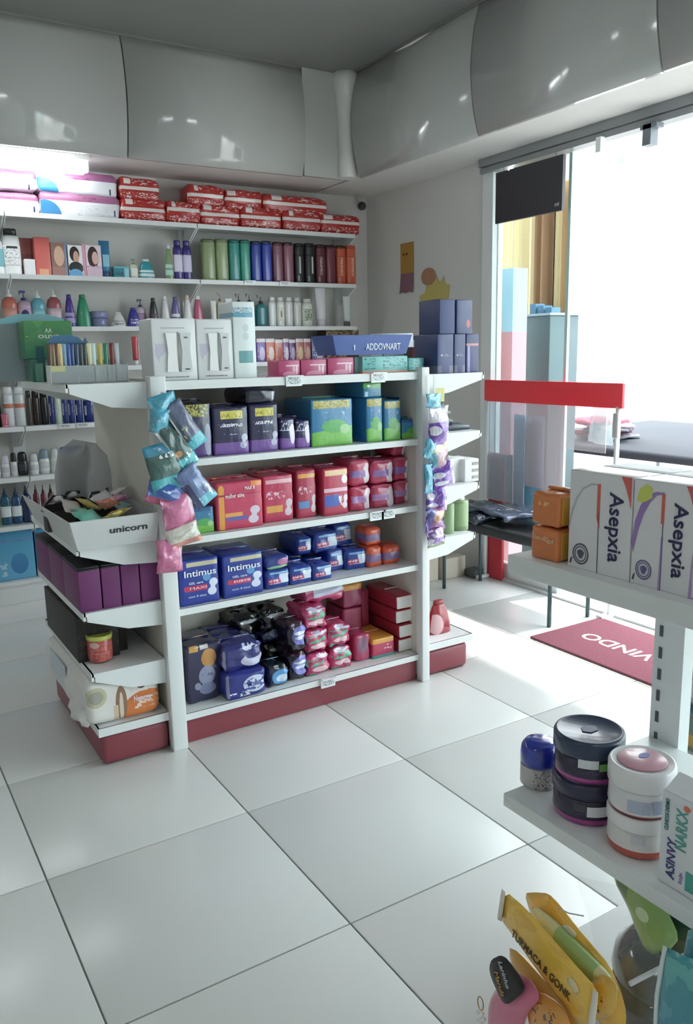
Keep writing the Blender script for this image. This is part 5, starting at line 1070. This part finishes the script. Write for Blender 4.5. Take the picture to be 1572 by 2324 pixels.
# ============================================================ HANGING GOODS UNDER THE FOREGROUND SHELF
def pillow(pts, t, n=5):
    """closed soft shape from an x-z outline, plump in the middle"""
    k = len(pts); cx = sum(p[0] for p in pts)/k; cz = sum(p[1] for p in pts)/k; vs, fs = [], []
    for sd in (-1, 1):
        for j in range(n):
            q = 1-j/n*.999; y = sd*(t/2*math.sqrt(max(0, 1-q**2.4))+.0004)
            for p in pts: vs.append((cx+(p[0]-cx)*q, y, cz+(p[1]-cz)*q))
        vs.append((cx, sd*t/2, cz))
    S = n*k+1
    for s_ in (0, 1):
        o = s_*S
        for j in range(n-1):
            for i in range(k):
                f = (o+j*k+i, o+j*k+(i+1) % k, o+(j+1)*k+(i+1) % k, o+(j+1)*k+i); fs.append(f if s_ else f[::-1])
        for i in range(k):
            f = (o+(n-1)*k+i, o+(n-1)*k+(i+1) % k, o+n*k); fs.append(f if s_ else f[::-1])
    for i in range(k): fs.append((i, (i+1) % k, S+(i+1) % k, S+i))
    return mesh(vs, fs, True)
def smooth(pts, it=2):                            # rounds an outline by corner cutting
    for _ in range(it):
        q = []
        for i in range(len(pts)):
            a, b = pts[i], pts[(i+1) % len(pts)]
            q += [(a[0]*.8+b[0]*.2, a[1]*.8+b[1]*.2), (a[0]*.2+b[0]*.8, a[1]*.2+b[1]*.8)]
        pts = q
    return pts
def soft(nm, label, cat, X, pts, t, m_, grp=None, pn='film', it=1):
    yc = sum(p[0] for p in pts)/len(pts); zc = min(p[1] for p in pts)
    o = root(nm, label, cat, (X, yc, zc), -PI/2, grp)
    part(pn, pillow(smooth([(yc-y, z-zc) for y, z in pts], it), t), m_, o)
    return o, yc, zc
def add_soft(o, yc, zc, nm, dx, pts, t, m_, it=1):
    return part(nm, pillow(smooth([(yc-y, z-zc) for y, z in pts], it), t, 3), m_, o, (0, dx, 0))
YG = 'yellow snack bags in the foreground'; FG = 'soft packs in the foreground'
o, yc, zc = soft('snack_bag', 'long yellow bag with dark lettering along it and white sealed ends', 'bag', 0.03, [(-1.116,0.392), (-1.167,0.389), (-1.222,0.375), (-1.285,0.357), (-1.340,0.343), (-1.341,0.308), (-1.333,0.267), (-1.305,0.244), (-1.258,0.262), (-1.192,0.287), (-1.140,0.311), (-1.103,0.325)], 0.012, pm('#ffca20', [('n', 0, 1, 0, 1, '#f5bc1a', 3, .55)], .3, .5, .15), YG, it=1)
add_soft(o, yc, zc, 'sealed_end', -.004, [(-1.111,0.395), (-1.120,0.393), (-1.111,0.325), (-1.101,0.323)], .008, mat('#eee6d8', .4), 0)
add_soft(o, yc, zc, 'sealed_end', -.004, [(-1.334,0.343), (-1.344,0.342), (-1.339,0.270), (-1.326,0.260)], .008, mat('#eee6d8', .4), 0)
add_soft(o, yc, zc, 'white_patch', -.0066, [(-1.276,0.322), (-1.291,0.335), (-1.308,0.321), (-1.299,0.303)], .002, mat('#ead9a4', .4))
a_ = (-1.143,0.325); b_ = (-1.288,0.291)
rr_ = math.atan2(-(b_[1]-a_[1]), -(b_[0]-a_[0]))
letters('TURMACA & GONK', o, (yc-(a_[0]+b_[0])/2), (a_[1]+b_[1])/2-zc, math.hypot(b_[0]-a_[0], b_[1]-a_[1]), .017, '#54430f', y=-.0075, roll=rr_)
o, yc, zc = soft('snack_bag', 'yellow bag with a curved upper edge and faint marks, behind the long one', 'bag', 0.1, [(-1.095,0.346), (-1.125,0.366), (-1.158,0.384), (-1.184,0.378), (-1.220,0.361), (-1.267,0.345), (-1.307,0.331), (-1.331,0.300), (-1.345,0.267), (-1.344,0.226), (-1.309,0.198), (-1.268,0.207), (-1.225,0.235), (-1.168,0.276), (-1.115,0.307)], 0.03, pm('#ffc41a', [('n', 0, 1, 0, 1, '#f5b616', 3, .55)], .3, .5, .15), YG, it=1)
add_soft(o, yc, zc, 'white_tab', -.0155, [(-1.204,0.351), (-1.220,0.364), (-1.243,0.361), (-1.239,0.349), (-1.220,0.343)], .002, mat('#efe9d8', .4))
add_soft(o, yc, zc, 'dark_print', -.0125, [(-1.122,0.324), (-1.137,0.337), (-1.179,0.335), (-1.175,0.322), (-1.150,0.315)], .003, mat('#8a6614', .5))
letters('A1 OK', o, yc-(-1.253,0.317)[0], (-1.253,0.317)[1]-zc, .075, .016, '#5a4212', y=-.0165, roll=.95)
part('white_wire', tube([(-.03, -.02, .19), (.0, -.024, .2), (.03, -.02, .212)], .0012, 6), mat('#cfd2cc', .3), o)
o, yc, zc = soft('snack_bag', 'pale green and cream filled band of a bag between the two yellow ones', 'bag', 0.075, [(-1.133,0.349), (-1.161,0.365), (-1.243,0.352), (-1.314,0.339), (-1.347,0.333), (-1.330,0.301), (-1.277,0.286), (-1.213,0.304), (-1.151,0.323)], 0.03, pm('#e3dfa6', [('R', .35, .8, -1, 2, '#a6c878')], .3, .5, .1), YG, it=1)
o, yc, zc = soft('snack_bag', 'small round yellow bag tucked low behind the long one', 'bag', 0.065, [(-1.294,0.316), (-1.327,0.348), (-1.353,0.342), (-1.351,0.293), (-1.319,0.245), (-1.292,0.253)], 0.035, pm('#e8b224', [('n', .2, .8, .3, .7, '#4f3d10', 8, .6)], .3, .5, .15), YG, it=2)
o, yc, zc = soft('soap_pack', 'orange-red translucent pack below the long yellow bag', 'bag', 0.05, [(-1.104,0.254), (-1.132,0.264), (-1.190,0.253), (-1.261,0.236), (-1.317,0.226), (-1.200,0.132), (-1.135,0.169)], 0.03, pm('#d8604c', [('R', -1, 2, .62, 1.1, '#e6b23c'), ('R', .55, 1.1, 0, .6, '#cfc8b6')], .3, .5, .1), FG, it=1)
o, yc, zc = soft('soap_pack', 'pink rounded pack with a black lettered tag across its top', 'bag', -0.005, [(-1.140,0.221), (-1.124,0.192), (-1.117,0.153), (-1.116,0.088), (-1.199,0.155), (-1.214,0.218), (-1.248,0.273), (-1.222,0.293), (-1.178,0.279)], 0.045, pm('#e07a9c', [('g', 0, 1, '#d8688a')], .3, .4, .1), FG, it=2)
tg_ = add_soft(o, yc, zc, 'tag', -.028, [(-1.144,0.276), (-1.150,0.297), (-1.173,0.322), (-1.190,0.327), (-1.227,0.313), (-1.236,0.301), (-1.230,0.285), (-1.198,0.239), (-1.187,0.231), (-1.176,0.232), (-1.149,0.259)], .007, mat('#1d1614', .45))
letters('Larinho', o, yc-(-1.188,0.293)[0], (-1.188,0.293)[1]-zc, .045, .011, '#c9c9d2', y=-.0325, roll=1.05)
letters('Marula', o, yc-(-1.177,0.266)[0], (-1.177,0.266)[1]-zc, .042, .012, '#c9953a', y=-.0325, roll=1.05)
o, yc, zc = soft('soap_pack', 'orange round-shouldered pack with brown print, beside the pink one', 'bag', 0.012, [(-1.207,0.243), (-1.225,0.264), (-1.256,0.271), (-1.292,0.269), (-1.309,0.235), (-1.213,0.157), (-1.198,0.205)], 0.03, pm('#e89a28', [('n', .2, .8, .3, .9, '#6f521c', 8, .56)], .3, .5, .15), FG, it=2)
fb = root('bead_charm', 'little charm of white beads on a gold wire loop, hanging beside the pink pouch', 'charm', (-.03, -1.118,0.166))
part('wire_loop', tube([(0, .008*math.cos(a), .012+.014*math.sin(a)) for a in [2*PI*i/14 for i in range(15)]], .0012, 6), mat('#a8924a', .3, metal=.8), fb)
for k, (a, b) in enumerate(((-.006, -.004), (.003, -.008), (-.012, -.012), (-.004, -.018), (.002, -.022), (-.01, -.026))): part('bead', lathe([(.001, -.005), (.0042, -.003), (.005, 0), (.0042, .003), (.001, .005)], 10), mat('#eceae4', .25, coat=.5), fb, (-.002, a, b))
gd_ = root('gel_jar', 'large smoked grey dome-topped jar behind the yellow bags', 'jar', (.245, -1.32, .13))
part('body', lathe([(.085, 0), (.095, .01), (.098, .08), (.096, .13)], 36), mat('#26282b', .12, .6, coat=.7), gd_)
part('lid', lathe([(.098, .13), (.1, .135), (.095, .165), (.07, .195), (.035, .208), (.001, .21)], 36), mat('#33363a', .15, .6, coat=.8), gd_)
GP = 'green leafy packs in the foreground'
o, yc, zc = soft('herb_pack', 'pale green leafy pack hanging just under the lower foreground shelf', 'bag', 0.16, [(-1.249,0.463), (-1.292,0.479), (-1.338,0.481), (-1.366,0.460), (-1.396,0.421), (-1.379,0.386), (-1.339,0.349), (-1.317,0.377), (-1.290,0.421)], 0.03, pm('#8fb054', [('R', -1, .3, -1, 2, '#6f8a58'), ('e', .55, .6, .1, .1, '#cfe0b0')], .3, .5, .1), GP, it=1)
o, yc, zc = soft('herb_pack', 'dark green leafy pack behind the pale green one', 'bag', 0.21, [(-1.278,0.438), (-1.337,0.465), (-1.405,0.472), (-1.413,0.368), (-1.364,0.325), (-1.325,0.369)], 0.03, pm('#2c5240', [('n', 0, 1, 0, 1, '#4a5f58', 3, .5)], .3, .5, .1), GP, it=1)
o, yc, zc = soft('herb_pack', 'sky blue crinkled pack corner under the tall white carton', 'bag', 0.17, [(-1.320,0.472), (-1.348,0.481), (-1.376,0.475), (-1.355,0.447), (-1.334,0.449)], 0.015, pm('#86c8e4', [('n', 0, 1, 0, 1, '#5a8ad8', 3, .55)], .3, .5, .1), GP, it=1)
o, yc, zc = soft('bath_salt_pack', 'teal pack with a pale pointed corner, in front at the picture corner', 'bag', 0.04, [(-1.456,0.499), (-1.484,0.504), (-1.520,0.515), (-1.529,0.387), (-1.448,0.321), (-1.449,0.417)], 0.018, pm('#3aa0a6', [('e', .55, .2, .3, .1, '#c9c048'), ('n', 0, 1, .3, 1, '#62bcb6', 3, .5), ('g', 1, -.2, '#3a8fb4')], .3, .4, .1), 'teal packs in the foreground', it=0)
add_soft(o, yc, zc, 'pale_edge', -.003, [(-1.452,0.501), (-1.459,0.501), (-1.452,0.411), (-1.452,0.324), (-1.445,0.318), (-1.444,0.413)], .012, mat('#dfe8e6', .4), 0)
o, yc, zc = soft('bath_salt_pack', 'teal pack standing behind its twin at the picture corner', 'bag', 0.075, [(-1.467,0.520), (-1.501,0.547), (-1.507,0.458), (-1.459,0.450)], 0.015, pm('#3aa0a6', [('e', .55, .2, .3, .1, '#c9c048'), ('n', 0, 1, .3, 1, '#62bcb6', 3, .5), ('g', 1, -.2, '#3a8fb4')], .3, .4, .1), 'teal packs in the foreground', it=0)
pb = root('plastic_sleeve', 'clear plastic sleeve hanging from the lower foreground shelf', 'plastic bag', (.105, -1.335, .36))
part('film', pouch(.15, .26, .05, 41, 10, 14), mat('#dfe8e8', .1, coat=.6, alpha=.06), pb, (0, 0, 0), (0, -.35, -PI/2))
bk = root('display_hook', 'white metal display hook reaching forward between the yellow and teal pouches', 'hook', (.05, -1.3, 0))
part('prong', tube([(-0.050,-0.125,0.431), (0.070,-0.139,0.439)], .004, 8), mat('#dfe2e2', .3, coat=.3), bk)

# ============================================================ BY THE DOORWAY
bn = root('bench', 'low black bench with thin dark legs standing by the doorway', 'bench', (2.15, 1.12, 0))
part('seat', rbox(.36, .94, .055, .012, 2), mat('#232527', .4, coat=.2), bn, (0, -.45, .40))
for sx in (-.14, .14):
    for sy in (-.42, .43): part('leg', tube([(sx, sy, .002), (sx, sy, .405)], .011, 10), mat('#3f5a60', .35, metal=.3), bn)
for k, (dx, dy, dz, a, s_, lb_) in enumerate(((-.05, .10, 0, .15, (.28, .40, .035), 'glossy blue-black folded jacket in plastic, the lowest on the bench'), (.0, -.12, .036, -.2, (.27, .34, .03), 'blue-grey folded garment in plastic, lying on the jacket'), (.03, .20, .037, .5, (.22, .26, .028), 'dark slate folded garment at the far side of the bench'))):
    o = root('folded_garment', lb_, 'clothes', (2.14+dx, 1.12+dy, .457+dz), a, 'folded clothes on the bench')
    part('cloth', rbox(s_[0], s_[1], s_[2], .014, 8, .004, .014, 80+k, 3), pm(('#2c3442', '#55637c', '#3b4656')[k], [('n', -1, 2, -1, 2, '#9fb2cc', 3, .63)], .2, .7, .3), o)
    if k == 1:
        part('elastic_band', box(-.004, .0, .04, .30, .030, .0345), mat('#d9d4c8', .5), o)
        letters('A PURA', o, -.03, 0, .09, .03, '#d5dcea', loc=(-.05, .15, .034), rot=(0, 0, -.3))
pp = root('paper_sheet', 'white sheet of paper lying on the bench clothes', 'paper', (2.22, .86, .53), .4)
part('sheet', mesh(*quad_slab((-.12, -.1, .0), (.12, -.1, .0), (.12, .1, .02), (-.12, .1, .03), .001)), mat('#e6e6e4', .6), pp)
bx_ = carton('beige cardboard box on the floor under the near end of the bench', 1.93, 2.10, .19, 1.72, .0, .22, pm('#c5bba8', [('R', 0, 1, .8, .83, '#a59a86')], .7, 0), 'cardboard boxes by the doorway', 'cardboard_box')
bx_ = carton('smaller beige cardboard box lying in front of the window frame', 2.12, 2.30, .13, 1.70, .0, .24, mat('#cbc2b1', .7), 'cardboard boxes by the doorway', 'cardboard_box')
ws = root('door_stop', 'dark grey wedge on the floor at the foot of the window frame', 'door stop', (2.33, 1.60, 0))
part('wedge', rbox(.09, .10, .05, .012, 1), mat('#4a4d4f', .6), ws)
# red header screen
sc_r = root('acrylic_screen', 'clear acrylic screen with a broad red header board, standing before the window', 'screen', (2.372, 1.615, 0))
part('header_board', rbox(.02, 1.02, .125, .004), mat('#ff1a34', .35, coat=.3), sc_r, (0, -1.02, 1.092))
part('screen', box(-.003, .003, -.34, .0, .50, 1.10), mat('#c3cede', .25, coat=.3, alpha=.55), sc_r)
part('screen', box(-.003, .003, -.64, -.35, .62, 1.10), mat('#d8c3ca', .25, coat=.3, alpha=.5), sc_r)
part('screen', box(-.003, .003, -.92, -.65, .86, 1.10), mat('#e9e3e6', .25, coat=.3, alpha=.3), sc_r)
part('leg', tube([(0, -.015, .003), (0, -.015, 1.10)], .012, 10), FR, sc_r); part('leg', tube([(0, -.99, .003), (0, -.99, 1.10)], .013, 10), FR, sc_r)
part('handle', rbox(.03, .035, .125, .008, 2), mat('#b9b4b4', .4), sc_r, (-.01, -1.01, .945))
part('foot', rbox(.14, .04, .02, .004), FR, sc_r, (0, -.035, .001)); part('foot', rbox(.14, .04, .02, .004), FR, sc_r, (0, -1.0, .001))
cb = root('clear_bag', 'crumpled clear plastic bag hanging behind the red header', 'plastic bag', (2.41, .76, 1.0))
part('film', pouch(.15, .20, .07, 51, 10, 12), mat('#d6e6ea', .12, coat=.8, alpha=.5), cb, (0, 0, 0), (0, .1, -PI/2))
part('hook', tube([(0, 0, .10), (-.03, 0, .11)], .003), FR, cb)
rs_ = root('red_panel', 'narrow red woven panel standing against the window', 'panel', (2.40, 1.60, 0))
part('board', rbox(.02, .13, .78, .004), mat('#c62f3c', .7, bump=.4, bscale=120), rs_, (0, -.13, .002))
ph_ = root('phone_rack', 'dark narrow strip of phone accessories beside the red panel', 'accessories', (2.405, 1.465, .45))
part('card', box(0, .006, -.055, 0, 0, .33), mat('#33363c', .4), ph_)
for k in range(5): part('accessory', box(-.008, 0, -.048, -.008, .015+.062*k, .06+.062*k), mat(('#c94a54', '#dfe2e4', '#3c4046', '#c9ccd0', '#2c3036')[k], .3), ph_)
bpz = root('blue_poster', 'light blue poster fixed inside the window beside the dark strip', 'poster', (2.41, 1.405, .46))
part('sheet', box(0, .003, -.24, 0, 0, .56), pm('#8cc4dc', [('g', 1, 0, '#7ab8d6'), ('s', .1, .3, '#cdb89a')], .5, 0), bpz)
# black hanging panel in the window head
bp0 = root('hanging_sign', 'black panel sign hanging at the top of the window', 'sign', (2.405, 1.575, 0))
part('panel', box(-.01, .01, -.51, 0, 2.10, 2.375), mat('#2a2830', .4, coat=.2), bp0)
letters('mi', bp0, 0, 0, .03, .02, '#c9ccd4', loc=(-.011, -.475, 2.135), rot=(PI/2, 0, -PI/2))
for a in (-.06, -.45): part('hanger', tube([(0, a, 2.375), (0, a, 2.40)], .004), GREY, bp0)
dl = root('wall_lamp', 'small bright round lamp above the black sign', 'lamp', (2.41, 1.47, 2.385))
part('bulb', lathe([(.002, -.022), (.014, -.018), (.018, -.008), (.014, .002)], 14), mat('#f2fbff', .3, emit=6), dl); part('socket', lathe([(.010, .003), (.010, .012)], 12), FR, dl)
# door mat
mt = root('door_mat', 'burgundy door mat with white lettering, laid inside the doorway', 'mat', (2.065, .245, .001))
part('pile', rbox(.50, .78, .010, .003), mat('#84505d', .95, .1, bump=.9, bscale=260, var=.12), mt, (0, -.39, 0))
letters('VINDO', mt, 0, 0, .40, .085, '#e6e2e4', loc=(-.02, .055, .0105), rot=(0, 0, PI/2))

# ---- things outside, seen through the glass
cu = root('street_curtain', 'ochre curtain hanging outside behind the glass', 'curtain', (3.5, 2.72, 0))
n = 48; vs = []
for j in range(2):
    for i in range(n+1): vs.append((.035*math.sin(i*1.15)+.02*math.sin(i*.37), -.72*i/n, (1.15, 2.6)[j]))
part('cloth', mesh(vs, [(i, i+1, n+2+i, n+1+i) for i in range(n)], True), pm('#e6d3a4', [('R', -1, 2, -1, 2, '#e9d7a8')], .8, 0), cu)
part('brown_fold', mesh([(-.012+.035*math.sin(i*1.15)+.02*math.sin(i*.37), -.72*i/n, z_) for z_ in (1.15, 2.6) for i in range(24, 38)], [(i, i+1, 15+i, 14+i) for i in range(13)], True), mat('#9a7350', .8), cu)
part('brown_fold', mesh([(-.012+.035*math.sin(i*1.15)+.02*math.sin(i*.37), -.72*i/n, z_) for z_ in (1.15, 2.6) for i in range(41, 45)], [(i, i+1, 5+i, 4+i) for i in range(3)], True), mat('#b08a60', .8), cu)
part('rod', tube([(0, .05, 2.6), (0, -.74, 2.6)], .012), GREY, cu)
for a in (.03, ): part('post', tube([(0, a, 0), (0, a, 2.62)], .015), GREY, cu)
cp = root('striped_column', 'column painted sky blue over pink just outside the glass', 'column', (2.72, 1.80, -.02))
part('shaft', box(-.06, .06, -.10, .02, 0, 1.9), pm('#d99aa2', [('R', -1, 2, .80, 1.1, '#a4cfe2')], .7, 0), cp)
gc = root('street_cabinet', 'grey-teal cabinet with small things on top, outside the window', 'cabinet', (3.0, 1.93, -.02))
part('body', rbox(.26, .24, 1.62, .006), mat('#56696d', .5), gc, (.1, -.24, 0)); part('top_edge', box(-.04, .24, -.25, .01, 1.62, 1.635), mat('#9fb4ba', .5), gc)
for k in range(3): part('small_box', box(.0, .08, -.22+.07*k, -.17+.07*k, 1.635, 1.67+.015*k), mat('#4a7a9c', .5), gc)
pk = root('street_stall', 'pink stall front with a blue cloth on top, outside the window', 'stall', (3.05, 2.20, -.02))
part('front', box(0, .3, -.24, .25, 0, 1.38), mat('#b9626c', .7), pk); part('shelf', box(-.02, .3, -.24, .25, 1.38, 1.42), mat('#c98c92', .7), pk)
part('blue_cloth', rbox(.26, .42, .17, .05, 5, .01, .02, 3), mat('#44698c', .8), pk, (.15, -.2, 1.42))
dt = root('street_table', 'table under a dark grey cloth on the pavement outside', 'table', (4.3, 1.55, -.02))
part('cloth', rbox(1.9, 2.2, .06, .03, 4, 0, .01, 4), mat('#3c4048', .9), dt, (0, -1.1, .70))
for sx in (-.8, .8):
    for sy in (-.9, .9): part('leg', tube([(sx, sy, 0), (sx, sy, .71)], .02), GREY, dt)
for k, (dx, dy, c_, nm) in enumerate(((0, 0, '#7a7c86', 'grey'), (.02, .03, '#d24a6c', 'pink'), (.0, -.05, '#5a5560', 'charcoal'), (.05, .0, '#e6d8dc', 'white'), (.0, .08, '#d85a74', 'rose'))):
    o = root('folded_shirt', nm + ' folded shirt in the pile on the table outside', 'clothes', (3.80+dx, 1.75+dy, .745+.03*k), .3*k, 'folded shirts outside')
    part('cloth', rbox(.34, .30, .028, .012, 6, .003, .012, 90+k, 2), mat(c_, .9), o)
aw = root('awning', 'white awning outside, its canopy added to shade the things behind the glass', 'awning', (2.62, .9, 0))
part('canopy', mesh(*quad_slab((0, .35, 2.62), (0, 2.6, 2.62), (.8, 2.6, 2.52), (.8, .35, 2.52), .02)), mat('#dfe3e4', .6), aw)  # canopy put in for its shade, kept clear of the sunlit doorway
part('valance', box(.42, .44, -.50, .35, 2.42, 2.6), mat('#c9cccc', .6), aw)

# ---- details that belong to a part hang from that part
SUBPARTS = {'pump_head': ('collar',), 'lid_emblem': ('lid',), 'lid_disc': ('lid',), 'label_patch': ('body',), 'seal_ring': ('board',), 'seal_mark': ('board',),
            'corner_print': ('board',), 'arch_line': ('board',), 'arch_band': ('board',), 'coral_stripe': ('board',), 'fold_line': ('board',), 'lime_leaf': ('board',), 'sealed_end': ('film',), 'white_head': ('jaw',),
            'lettering': ('board', 'film_bag', 'tray', 'panel', 'box', 'pile', 'film'), 'small_mark': ('board',), 'lilac_edge': ('board',), 'lilac_stripe': ('board',), 'badge': ('board',), 'accessory': ('card',), 'painted_shadow': ('board',)}
for r in [o for o in sc.objects if o.parent is None and o.type == 'EMPTY']:
    kids = list(r.children)
    for c in kids:
        for want in SUBPARTS.get(c.name.split('.')[0], ()):
            host = next((k for k in kids if k.name.split('.')[0] == want and k.location.length < 1e-9 and Vector(k.rotation_euler).length < 1e-9), None)
            if host: c.parent = host; break
